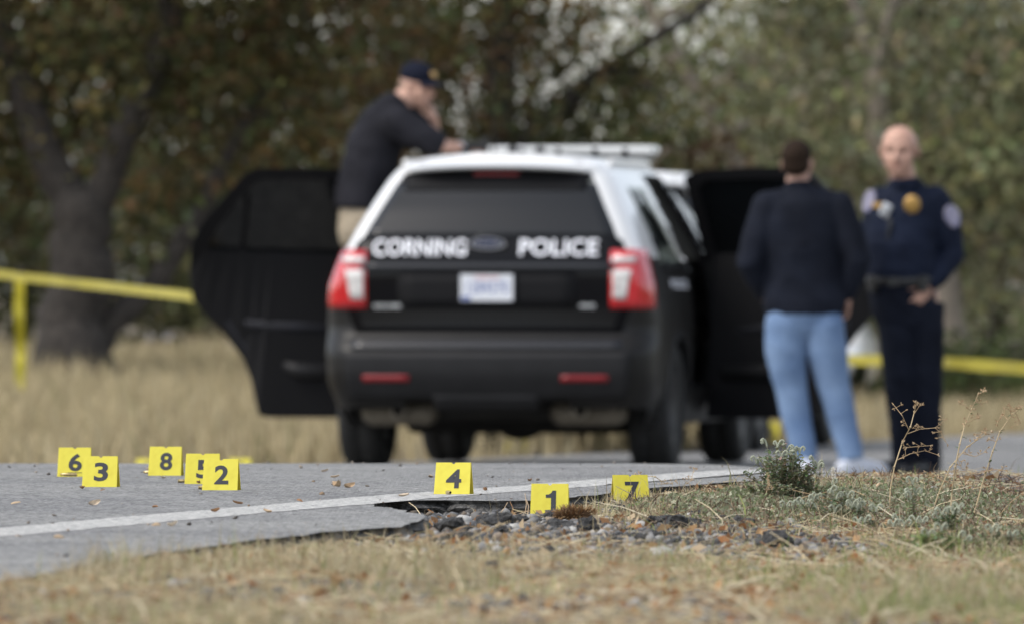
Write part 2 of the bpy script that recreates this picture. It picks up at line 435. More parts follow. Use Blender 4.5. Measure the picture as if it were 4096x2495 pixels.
def tree(name, base, stems, crown, colours, label, group, leaf=.055, n_leaf=9000, bark=None, clump=.55, droop=.3, twig=26, per_clump=70):
    """stems: list of ([(dx, dy, dz)...], [r...]); crown: list of ellipsoids (cx, cy, cz, rx, ry, rz, weight) relative to base"""
    root = empty(name, base); tag(root, label, 'tree', group)
    mb = MB()
    tips = []
    for pts, rad in stems:
        P = [Vector(p) for p in pts]; fine = []; fr = []
        for i in range(len(P) - 1):
            for k in range(4):
                t = k / 4; q = P[i].lerp(P[i + 1], t)
                if i or k: q += Vector((rnd.uniform(-1, 1), rnd.uniform(-1, 1), 0)) * rad[i] * .22
                fine.append(q); fr.append((rad[i] + (rad[i + 1] - rad[i]) * t) * rnd.uniform(.93, 1.08))
        fine.append(P[-1]); fr.append(rad[-1]); mb.tube(fine, fr, n=10); tips += fine[len(fine) // 2:]
    W = np.array([c[6] for c in crown], float); W /= W.sum(); cen = []
    ncl = max(24, n_leaf // per_clump)
    for k in range(ncl):
        c = crown[int(rng.choice(len(crown), p=W))]
        while True:
            q = rng.uniform(-1, 1, 3)
            if (q ** 2).sum() < 1: break
        cen.append((c[0] + q[0] * c[3], c[1] + q[1] * c[4], c[2] + q[2] * c[5]))
    cen = np.array(cen)
    for c in cen[::max(1, ncl // twig)]:
        c = Vector(c); s = min(tips, key=lambda t: (t - c).length + max(0, t.z - c.z) * .3)
        pts = branch_tube(mb, s, c, .03 + .008 * (c - s).length, .008, .18, 6, 5)
    mb.build('trunk', bark or M_wood, root, smooth=True)
    per = n_leaf // ncl + 1
    P = np.repeat(cen, per, 0) + rng.normal(size=(ncl * per, 3)) * clump * np.array([1, 1, .62]) * np.repeat(rng.uniform(.5, 1.2, ncl), per)[:, None]
    S = leaf * rng.uniform(.6, 1.5, len(P))
    base_c = np.array(colours)[rng.integers(0, len(colours), ncl)] * rng.uniform(.55, 1.5, (ncl, 1))
    Cc = np.repeat(base_c, per, 0) * rng.uniform(.65, 1.35, (len(P), 1)) * (1 + rng.normal(size=(len(P), 3)) * .08)
    stray = rng.random(len(P)) < .12
    Cc[stray] = np.array(colours)[rng.integers(0, len(colours), stray.sum())]
    V, F, C = leaf_cloud(P, S, np.clip(Cc, .005, 1), droop=droop)
    link('crown', mesh_np('crown', V, F, col=C), M_leaf, root)
    return root

OAK = [tuple(v * 1.2 for v in c) for c in [(.075, .072, .026), (.092, .078, .026), (.105, .070, .026), (.065, .078, .030), (.050, .052, .020), (.115, .074, .034)]]
WIL = [(.20, .205, .11), (.23, .22, .12), (.18, .195, .10), (.25, .245, .11), (.21, .195, .13), (.15, .16, .085)]
MID = [(.10, .115, .05), (.13, .135, .06), (.09, .10, .04), (.13, .115, .055)]
def at_d(px, d): return (px - 2048) / FPX * d
GT = 'roadside trees behind the police cars'
x = at_d(300, 100)
tree('oak_tree', (x, 100, -.42),
     [([(0, 0, -.2), (-.02, 0, .5), (.02, 0, 1.2), (.05, 0, 1.7)], [.40, .30, .27, .25]),
      ([(.05, 0, 1.5), (-.35, 0, 2.3), (-.7, .2, 3.4), (-1.1, .1, 5.2)], [.2, .15, .12, .07]),
      ([(.05, 0, 1.4), (.38, -.1, 2.1), (.75, .1, 3.0), (1.0, 0, 4.2), (1.5, 0, 5.8)], [.18, .13, .12, .1, .05]),
      ([(.12, .1, .35), (.35, .1, .65), (.70, .2, .95), (1.05, .2, 1.5), (1.5, .2, 2.4)], [.13, .12, .10, .08, .05])],
     [(0, .3, 4.1, 3.2, 2.0, 1.7, 3), (-1.5, .9, 2.5, 1.5, 1.0, .8, 1.0), (1.9, .8, 2.7, 1.2, 1.2, 1.0, .8), (0, 0, 6.0, 3.2, 2.5, 1.8, 1.2)], OAK,
     'oak with thick dark trunk and a low leaning stem', GT, n_leaf=26000)
tree('oak_tree', (at_d(1050, 112), 112, -.4),
     [([(0, 0, -.2), (.05, 0, 1.2), (-.08, 0, 2.2), (.08, 0, 3.4), (.3, 0, 5.6)], [.15, .12, .11, .09, .05]),
      ([(-.08, 0, 2.2), (-.7, 0, 3.0), (-1.3, .2, 4.2)], [.08, .06, .03]), ([(.0, 0, 2.6), (.7, 0, 3.3), (1.6, 0, 4.2)], [.07, .06, .03])],
     [(-.3, 0, 3.2, 2.2, 1.6, 1.6, 2), (.3, 0, 1.9, 1.7, 1.2, .9, .9), (0, 0, 5.4, 2.3, 2, 1.5, 1)], OAK,
     'slender oak with a thin bent trunk left of the roof', GT, n_leaf=9000, clump=.36, per_clump=120)
tree('oak_tree', (at_d(1960, 104), 104, -.5),
     [([(0, 0, -.2), (-.05, 0, 1.5), (.1, 0, 2.6), (.2, 0, 5.4)], [.22, .18, .15, .08]),
      ([(0, 0, 2.0), (-.7, 0, 2.7), (-1.7, 0, 3.05), (-2.6, .2, 3.3)], [.10, .08, .06, .04]), ([(.1, 0, 2.2), (.9, 0, 2.9), (2.0, 0, 3.6)], [.09, .07, .04])],
     [(.2, 0, 3.0, 1.9, 1.5, 1.0, 1.5), (-.9, 0, 3.7, 1.6, 1.4, .6, .6), (.9, .3, 2.0, 1.2, 1.2, .8, .7), (0, 0, 5.2, 2.6, 2, 1.5, 1.2)], OAK,
     'brown leaved oak rising right behind the light bar', GT, n_leaf=13000, clump=.40, per_clump=130)
tree('willow_tree', (at_d(3840, 108), 108, -.75),
     [([(0, 0, -.2), (-.04, 0, .75), (-.18, 0, 1.5), (-.55, 0, 2.2), (-.78, 0, 2.7), (-.80, 0, 3.35)], [.16, .135, .125, .11, .095, .085]),
      ([(-.80, 0, 3.3), (-.95, 0, 3.75), (-1.12, 0, 4.3), (-1.5, .1, 5.4)], [.05, .045, .04, .02]),
      ([(-.80, 0, 3.3), (-.68, 0, 3.8), (-.55, 0, 4.4), (-.3, .1, 5.8)], [.055, .05, .045, .02])],
     [(.3, 1.6, 3.0, 2.2, 1.2, 1.7, 2), (-.5, -.9, 3.0, 1.4, .5, 1.2, .35), (1.8, 1.0, 2.2, 1.0, 1.1, 1.5, 1), (-.6, 1.9, 3.6, 1.6, 1.0, 1.6, 1), (0, .8, 6.2, 2.8, 2, 1.4, 1)], WIL,
     'pale barked tree with forked trunk behind the officer', GT, n_leaf=24000, bark=M_pale, droop=.8, twig=6)
tree('willow_tree', (at_d(3130, 116), 116, -.8),
     [([(0, 0, -.2), (-.05, 0, 1.3), (-.3, 0, 2.2), (-.75, -.1, 3.1), (-1.15, -.2, 3.8), (-1.7, 0, 4.8)], [.11, .095, .085, .08, .075, .04]),
      ([(-.2, 0, 1.9), (-.75, 0, 2.6), (-1.15, 0, 2.75), (-1.5, 0, 2.3), (-1.6, 0, 1.8)], [.05, .045, .04, .035, .02])],
     [(0, 1.6, 3.0, 2.0, 1.0, 1.5, 1.6), (-1.2, 1.7, 2.3, 1.4, 1.0, 1.2, 1), (.5, 1.2, 1.6, 1.8, .8, .7, 1), (0, 1, 5.4, 2.5, 1.8, 1.3, 1)], WIL,
     'pale green tree with an arching bare limb beyond the doors', GT, n_leaf=18000, bark=M_pale, droop=.8, twig=6)
# farther row
far_specs = [(-9.5, 148, 7.5, OAK, 1), (-6.6, 152, 6.0, MID, 1), (-4.2, 150, 4.6, MID, 1), (-1.2, 156, 2.3, MID, 0), (1.2, 152, 2.6, OAK, 0), (3.9, 150, 4.2, WIL, 1), (6.0, 142, 6.4, WIL, 1), (8.6, 146, 7.6, WIL, 1), (11.5, 150, 7.0, MID, 1), (-12.5, 150, 7.0, OAK, 1)]
far_lab = ['dense oak at the far left edge of the wood', 'olive green tree behind the thick oak trunk', 'low green tree behind the open black door', 'low shrubby tree behind the cap wearing man', 'low brown tree behind the roof light bar', 'grey green tree behind the man in jeans', 'tall pale green tree behind the officer', 'broad pale green tree right of the officer', 'olive tree at the far right edge of the wood', 'dark oak closing the wood on the far left']
for (x, d, h, cl, tall), lb in zip(far_specs, far_lab):
    tree('leafy_tree', (x, d, -.52), [([(0, 0, -.2), (.1, 0, h * .3), (-.1, 0, h * .75)], [.16, .13, .05])],
         [(0, 0, h * .33, 1.9, 1.3, h * .30, 2), (.2, 0, h * .68, 1.6, 1.2, h * .3, 1.2)], cl, lb, 'farther trees of the wood', leaf=.075, n_leaf=9000, clump=.6)

# dark shrubs along the far side of the road, on the right
for i_, (px_, d_, h_, lb_) in enumerate([(3800, 97, .75, 'dark green shrub behind the officer\'s legs'), (3960, 94, .85, 'rounded dark green shrub under the stretched tape'), (4110, 92, .95, 'dark green shrub at the right end of the tape'), (4260, 93, .9, 'olive shrub beyond the right end of the tape'), (3650, 100, .6, 'low dark shrub beside the police sedan')]):
    tree('shrub', (at_d(px_, d_), d_, -.70), [([(0, 0, -.1), (.03, 0, h_ * .5), (-.03, 0, h_ * .9)], [.03, .02, .01]), ([(0, 0, 0), (.2, 0, h_ * .5)], [.02, .01])],
         [(0, 0, h_ * .5, .42, .35, h_ * .42, 1), (.1, .1, h_ * .25, .45, .35, h_ * .25, .6)], [(.055, .075, .022), (.075, .09, .03), (.045, .06, .018)], lb_, 'shrubs across the road', leaf=.03, n_leaf=2600, clump=.14, per_clump=60)
# tall dry grass of the far side
def blades(X, D, H, W, C, lean=.35, seg=3, zoff=None, curl=.25):
    n = len(X); Z = np.array([zg(x, d) for x, d in zip(X, D)]) if zoff is None else zoff
    ang = rng.uniform(0, 2 * np.pi, n); L = rng.uniform(0, lean, n) * H
    ta = rng.uniform(0, 2 * np.pi, n); tx, ty = np.cos(ta), np.sin(ta) * .6
    V = []
    for k in range(seg + 1):
        t = k / seg; w = W * (1 - t) ** .7 * .5
        cx = X + np.cos(ang) * L * t ** 2; cy = D + np.sin(ang) * L * t ** 2; cz = Z + H * (t - curl * t ** 3 * (L / (H + 1e-6)))
        if k < seg:
            V.append(np.stack([cx - tx * w, cy - ty * w, cz], 1)); V.append(np.stack([cx + tx * w, cy + ty * w, cz], 1))
        else: V.append(np.stack([cx, cy, cz], 1))
    m = 2 * seg + 1
    V = np.stack(V, 1).reshape(-1, 3); base = np.arange(n)[:, None] * m; F = []
    for k in range(seg - 1):
        a = 2 * k
        F.append(base + np.array([[a, a + 1, a + 3]])); F.append(base + np.array([[a, a + 3, a + 2]]))
    a = 2 * (seg - 1); F.append(base + np.array([[a, a + 1, a + 2]]))
    return V, np.concatenate(F, 0), np.repeat(C, m, 0)
N = 60000
D = np.concatenate([rng.uniform(52, 84, N // 3), rng.uniform(82, 112, N // 2), rng.uniform(112, 150, N - N // 3 - N // 2)])
X = rng.uniform(-1, 1, N) * .060 * D
keep = X < xfar(D) - .05 + .1 * rng.normal(size=N); X, D = X[keep], D[keep]
mask = np.array([n2(x, d * .3, .9, 6.) for x, d in zip(X, D)])
H = (.20 + .16 * np.clip(mask + .4, 0, 1)) * rng.uniform(.6, 1.3, len(X)) * np.where(D > 84, 1.15, .95)
tan = np.array([(.47, .385, .225), (.52, .43, .26), (.40, .33, .19), (.49, .42, .27), (.34, .27, .155)])
C = tan[rng.integers(0, 5, len(X))] * rng.uniform(.8, 1.2, (len(X), 1))
g = (rng.random(len(X)) < .03); C[g] = (.16, .18, .07)
V, F, C = blades(X, D, H, .016 * np.ones(len(X)), C, lean=.6)
tag(link('dry_field_grass', mesh_np('dry_field_grass', V, F, col=C), M_grass), 'tall straw coloured dry grass of the field beyond the road', 'grass', kind='stuff')
# low wall far behind the leaning stem
bx = at_d(720, 165)
bl = empty('low_wall', (bx, 165, -.6)); tag(bl, 'low pinkish block wall far behind the oak with leaning stem', 'wall')
MB().box((0, 0, .17), (1.1, .22, .42), bev=.01).build('wall_panel', mat('pink_block', (.46, .33, .31), .85, var=.15, vscale=2), bl)
MB().box((0, 0, .40), (1.2, .3, .05), bev=.01).build('coping', mat('wall_coping', (.42, .43, .46), .7), bl)
MB().box((.95, .02, .12), (.8, .2, .35), bev=.01).build('lower_panel', mat('grey_block', (.40, .40, .40), .85, var=.15, vscale=2), bl)

# ------------------------------------------------------------------ vehicles
M_black = mat('black_car_paint', (.004, .004, .005), .16, spec=.16)
M_dirty = mat('black_paint_dusty', (.012, .0115, .011), .40, spec=.22, var=.35, vscale=2.5)
M_white = mat('white_car_paint', (.72, .72, .71), .3, coat=.6)
M_plast = mat('grey_black_plastic', (.011, .011, .012), .55, var=.2, vscale=6, spec=.25)
M_gloss = mat('polished_black', (.010, .010, .012), .2, spec=.6)
M_trim = mat('dark_trim', (.006, .006, .007), .7, spec=.2)
M_inner = mat('door_card', (.014, .015, .020), .7, var=.2, vscale=6, spec=.3)
M_rub = mat('tyre_rubber', (.014, .014, .014), .85, var=.3, vscale=20)
M_steel = mat('black_steel_rim', (.05, .05, .052), .45, metal=.6)
M_chrome = mat('chrome', (.72, .73, .75), .28, metal=.8)
M_red = mat('red_lens', (.50, .012, .016), .15, coat=1.0)
M_refl = mat('red_reflector', (.22, .006, .010), .3)
M_clear = mat('clear_lens', (.60, .58, .56), .2, coat=1.0, var=.3, vscale=30)
M_wlet = mat('white_vinyl', (.82, .83, .88), .45)
M_glass = glassmat('privacy_glass', (.25, .26, .27), .22)
M_sglass = glassmat('side_glass', (.72, .76, .72), .62)
M_plate = mat('plate_white', (.66, .68, .72), .45)
M_blue = mat('emblem_blue', (.02, .035, .12), .25, coat=1.0)
M_pblue = mat('plate_blue', (.04, .08, .30), .5)
M_pred = mat('plate_red', (.5, .06, .06), .5)
M_under = mat('underbody', (.012, .011, .010), .85, var=.4, vscale=8)
M_muff = mat('dusty_muffler', (.16, .14, .11), .7, metal=.3, var=.3, vscale=12)
M_fab = mat('seat_fabric', (.012, .012, .013), .9)
M_bar = mat('lightbar_lens', (.62, .63, .62), .18, coat=.6)
M_head = mat('headliner', (.10, .10, .10), .95)

def text_mesh(txt, bold=0.0, sx=1.0):
    cu = bpy.data.curves.new('lettering', 'FONT'); cu.body = txt; cu.size = 1.0; cu.offset = bold; cu.resolution_u = 4
    o = bpy.data.objects.new('lettering', cu); COL.objects.link(o)
    dg = bpy.context.evaluated_depsgraph_get(); me = bpy.data.meshes.new_from_object(o.evaluated_get(dg))
    bpy.data.objects.remove(o); bpy.data.curves.remove(cu)
    V = np.array([v.co[:] for v in me.vertices]); F = [list(p.vertices) for p in me.polygons]
    bpy.data.meshes.remove(me)
    V = V[:, :2] - V[:, :2].min(0); V /= V.max(0)      # unit box
    return V, F

class Shell:
    """car body: stack of plan outlines. a: 0..1 rear, 1..2 rear corner, 2..3 side, 3..4 front corner, 4..5 front"""
    def __init__(s, rear, half, front, taper, bulge=.04, ru=.20, rv=.32, fru=.30, frv=.35, rk=1.0):
        s.rk = rk
        s.rear, s.half, s.front, s.taper = [np.array(t, float).T for t in (rear, half, front, taper)]
        s.bulge, s.ru, s.rv, s.fru, s.frv = bulge, ru, rv, fru, frv
    def r(s, w): return float(np.interp(w, *s.rear))
    def f(s, w): return float(np.interp(w, *s.front))
    def ruw(s, w): return float(np.interp(w, [.8, 1.05], [s.ru, s.ru * s.rk]))
    def H(s, w, v):
        h = float(np.interp(w, *s.half)); t = float(np.interp(w, *s.taper))
        if v < 1.3: h *= 1 - t * ((1.3 - v) / 1.3) ** 2
        if v > 3.9: h *= 1 - .10 * ((v - 3.9) / 1.1) ** 2
        return h
    def P(s, a, w, sg=1):
        r = s.r(w); f = s.f(w)
        rv = min(s.rv, (f - r) * .3); frv = min(s.frv, (f - r) * .3)
        vs = r + s.bulge + rv; vf = f - s.bulge - frv
        Hc = s.H(w, vs); Hf = s.H(w, vf); ru = min(s.ruw(w), Hc * .6); fru = min(s.fru, Hf * .6)
        if a <= 1: u = a * (Hc - ru); v = r + s.bulge * a * a
        elif a <= 2:
            th = (a - 1) * math.pi / 2; u = Hc - ru + ru * math.sin(th); v = r + s.bulge + rv * (1 - math.cos(th))
        elif a <= 3: v = vs + (vf - vs) * (a - 2); u = s.H(w, v)
        elif a <= 4:
            th = (4 - a) * math.pi / 2; u = Hf - fru + fru * math.sin(th); v = f - s.bulge - frv * (1 - math.cos(th))
        else: b = 5 - a; u = b * (Hf - fru); v = f - s.bulge * b * b
        return Vector((sg * u, v, w))
    def a_of_v(s, v, w):
        r = s.r(w); f = s.f(w); rv = min(s.rv, (f - r) * .3); frv = min(s.frv, (f - r) * .3)
        vs = r + s.bulge + rv; vf = f - s.bulge - frv; return 2 + (v - vs) / (vf - vs)
    def a_of_u(s, u, w):
        r = s.r(w); f = s.f(w); rv = min(s.rv, (f - r) * .3); Hc = s.H(w, r + s.bulge + rv); ru = min(s.ruw(w), Hc * .6)
        u = abs(u)
        if u <= Hc - ru: return u / (Hc - ru)
        return 1 + math.asin(min(1, (u - Hc + ru) / ru)) / (math.pi / 2)
    def N(s, a, w, sg=1):
        e = .01; t1 = s.P(a + e, w, sg) - s.P(max(a - e, 0), w, sg); t2 = s.P(a, w + e, sg) - s.P(a, w - e, sg)
        n = t1.cross(t2); n.normalize(); c = s.P(a, w, sg) - Vector((0, 2.5, w))
        return n if n.dot(c) > 0 else -n
    def patch(s, name, outline, off, m, parent, sg=1, thick=.02, nu=14, nw=8, smooth=True):
        """outline(t, k) -> (a, w) for t, k in 0..1; a slightly raised plate with closed sides"""
        top = []; bot = []
        for j in range(nw + 1):
            for i in range(nu + 1):
                a, w = outline(i / nu, j / nw); p = s.P(abs(a), w, sg if a >= 0 else -sg); n = s.N(abs(a), w, sg if a >= 0 else -sg)
                top.append(p + n * off); bot.append(p + n * (off - thick))
        vs = top + bot; nn = len(top); fs = []; q = nu + 1
        for j in range(nw):
            for i in range(nu):
                b = j * q + i; fs.append((b, b + 1, b + q + 1, b + q)); fs.append((b + nn, b + q + nn, b + q + 1 + nn, b + 1 + nn))
        ring = [i for i in range(q)] + [j * q + nu for j in range(1, nw + 1)] + [nw * q + i for i in range(nu - 1, -1, -1)] + [j * q for j in range(nw - 1, 0, -1)]
        for i, b in enumerate(ring): c = ring[(i + 1) % len(ring)]; fs.append((b, b + nn, c + nn, c))
        me = MB().add(vs, fs).mesh(name, smooth)
        return link(name, me, m, parent)
    def decal(s, name, txt, u0, u1, w0, w1, off, m, parent, bold=.02):
        V, F = text_mesh(txt, bold); vs = []
        for x, y in V:
            u = u0 + (u1 - u0) * x; w = w0 + (w1 - w0) * y; a = s.a_of_u(u, w); sg = 1 if u >= 0 else -1
            vs.append(s.P(a, w, sg) + s.N(a, w, sg) * off)
        me = bpy.data.meshes.new(name); me.from_pydata([v[:] for v in vs], [], F); return link(name, me, m, parent)
    def side_decal(s, name, txt, v0, v1, w0, w1, off, m, parent, sg, bold=.02):
        V, F = text_mesh(txt, bold); vs = []
        for x, y in V:
            v = v0 + (v1 - v0) * (x if sg > 0 else 1 - x); w = w0 + (w1 - w0) * y
            a = s.a_of_v(v, w); vs.append(s.P(a, w, sg) + s.N(a, w, sg) * off)
        me = bpy.data.meshes.new(name); me.from_pydata([v[:] for v in vs], [], F); return link(name, me, m, parent)

def shell_meshes(sh, ws, pick, wheels, wr, open_fn):
    """skin in two colours: pick(a, w) -> 0/1 or None (hole)"""
    out = {0: MB(), 1: MB()}
    acols = [i / 6 for i in range(6)] + [1 + i / 7 for i in range(7)] + [2 + i / 60 for i in range(60)] + [3 + i / 6 for i in range(6)] + [4 + i / 5 for i in range(6)]
    for sg in (-1, 1):
        P = [[sh.P(a, w, sg) for a in acols] for w in ws]
        for row in P:                     # wheel arch edges drawn onto the arch circle
            for p in row:
                for wv in wheels:
                    dv, dw = p.y - wv, p.z - wr
                    dd = math.hypot(dv, dw)
                    if 1e-4 < abs(dd - (wr + .05)) < .035 and abs(p.x) > .6: p.y = wv + dv / dd * (wr + .05); p.z = wr + dw / dd * (wr + .05)
        used = {0: {}, 1: {}}
        for j in range(len(ws) - 1):
            for i in range(len(acols) - 1):
                c = (P[j][i] + P[j + 1][i + 1]) / 2; a = (acols[i] + acols[i + 1]) / 2; w = (ws[j] + ws[j + 1]) / 2
                if any(math.hypot(c.y - wv, c.z - wr) < wr + .045 and abs(c.x) > .6 for wv in wheels): continue
                if open_fn(c, a, sg): continue
                k = pick(a, w, c)
                if k is None: continue
                m = out[k]; ids = []
                for jj, ii in ((j, i), (j, i + 1), (j + 1, i + 1), (j + 1, i)):
                    if (jj, ii) not in used[k]: used[k][(jj, ii)] = len(m.v); m.v.append(P[jj][ii][:]); m.c.append((1, 1, 1))
                    ids.append(used[k][(jj, ii)])
                m.f.append(tuple(ids))
        # roof lid
        top = [p for p in P[-1]]; m = out[1]; n0 = len(m.v); K = 4
        for p in top:
            for k in range(K + 1):
                t = k / K; m.v.append((p.x * (1 - t), p.y + (0) * t, p.z + .028 * (1 - (1 - t) ** 2))); m.c.append((1, 1, 1))
        for i in range(len(top) - 1):
            for k in range(K): a = n0 + i * (K + 1) + k; m.f.append((a, a + 1, a + K + 2, a + K + 1))
    return out

def wheel(parent, u, v, R_=.372, W=.245, sg=1, rim=None):
    t = MB(); Mx = Matrix.Translation((u, v, R_)) @ Matrix.Rotation(R(90) * sg, 4, 'Y')
    h = W / 2
    t.lathe([(R_ * .62, -h * .8), (R_ * .72, -h), (R_ * .9, -h), (R_ * .975, -h * .85), (R_, -h * .55), (R_, -.012), (R_ - .008, -.008), (R_ - .008, .008), (R_, .012), (R_, h * .55), (R_ * .975, h * .85), (R_ * .9, h), (R_ * .72, h), (R_ * .62, h * .8)], 36, Mx)
    o = t.build('wheel', M_rub, parent, smooth=True)
    r = MB(); r.lathe([(0.0, h * .55), (.06, h * .55), (.075, h * .35), (R_ * .42, h * .25), (R_ * .5, h * .55), (R_ * .62, h * .82), (R_ * .64, h * .7), (R_ * .6, -h * .8), (0, -h * .8)], 28, Mx)
    r.build('rim', rim or M_steel, o, smooth=True)
    return o

def door(name, parent, hinge, closed_dir, angle, sg, outline, window, mats, label=None, card=True, split=None, handle=None):
    """outline/window in (p from hinge, w); the leaf is built in its own plane then swung open"""
    rt = empty(name, hinge); rt.parent = parent
    # local frame: +x along the leaf away from the hinge, +y outward when closed
    ang = math.atan2(closed_dir[1], closed_dir[0]) + angle
    rt.rotation_euler = (0, 0, ang)
    m_out, m_in, m_glass = mats
    outw = 1 if sg > 0 else -1          # local y of the outer face
    def curve(w):                        # body side is curved: the leaf leans inward towards the roof
        return -outw * -1 * 0.0
    def lean(w): return (-outw) * max(0, w - 1.1) * .52 + (-outw) * .10 * max(0, .7 - w)
    def ring(poly, y):  return [Vector((p, y + lean(w), w)) for p, w in poly]
    n = len(outline); k = len(window)
    def frame(y, poly, hole):
        # quad strip between outline and window hole (same count)
        return ring(poly, y), ring(hole, y)
    assert n == k
    T = .055
    for nm, y0, y1, mm in (('outer_skin', 0.0, -outw * .012, m_out), ('door_frame', -outw * .012, -outw * T, m_in)):
        A, B = frame(y0, outline, window); A2, B2 = frame(y1, outline, window)
        vs = A + B + A2 + B2; fs = []
        for i in range(n):
            j = (i + 1) % n
            fs += [(i, j, n + j, n + i), (2 * n + i, 3 * n + i, 3 * n + j, 2 * n + j), (i, 2 * n + i, 2 * n + j, j), (n + i, n + j, 3 * n + j, 3 * n + i)]
        MB().add(vs, fs).build(nm, mm, rt)
    gl = ring(window, -outw * .02) + ring(window, -outw * .026)
    MB().add(gl, [tuple(range(n)), tuple(reversed(range(n, 2 * n)))] + [(i, n + i, n + (i + 1) % n, (i + 1) % n) for i in range(n)]).build('window_glass', m_glass, rt)
    if split:
        MB().tube([Vector((split[0], -outw * .03 + lean(split[1]), split[1])), Vector((split[0] - .03, -outw * .03 + lean(split[2]), split[2]))], [.016, .016], 6).build('divider_bar', M_trim, rt)
    if card:
        pw = [p for p, w in outline]; p1 = max(pw) * .9
        y = -outw * (T + .012)
        def yy(w): return y + lean(w)
        mb = MB()
        poly = [(.06, .42), (p1 * .70, .42), (p1 * .76, .62), (p1 * .88, .80), (p1 * .99, .98), (p1 * .99, 1.22), (.06, 1.22)]
        vs = [Vector((p, yy(w), w)) for p, w in poly] + [Vector((p, yy(w) + outw * .03, w)) for p, w in poly]; q = len(poly)
        mb.add(vs, [tuple(range(q)), tuple(reversed(range(q, 2 * q)))] + [(i, q + i, q + (i + 1) % q, (i + 1) % q) for i in range(q)])
        mb.build('door_card', M_inner, rt)
        MB().tube([(p1 * .2, y - outw * .025, .80), (p1 * .5, y - outw * .035, .82), (p1 * .8, y - outw * .025, .84)], [.03, .035, .025], 8).build('armrest', M_inner, rt, smooth=True)
        MB().tube([(.12, y - outw * .02, .55), (p1 * .5, y - outw * .03, .56), (p1 * .58, y - outw * .02, .60)], [.05, .055, .03], 8).build('door_pocket', M_plast, rt, smooth=True)
        MB().ball((handle[0], y - outw * .012, handle[1]), (.07, .02, .04)).build('inner_handle', M_chrome if handle[2] else M_plast, rt, smooth=True)
    return rt

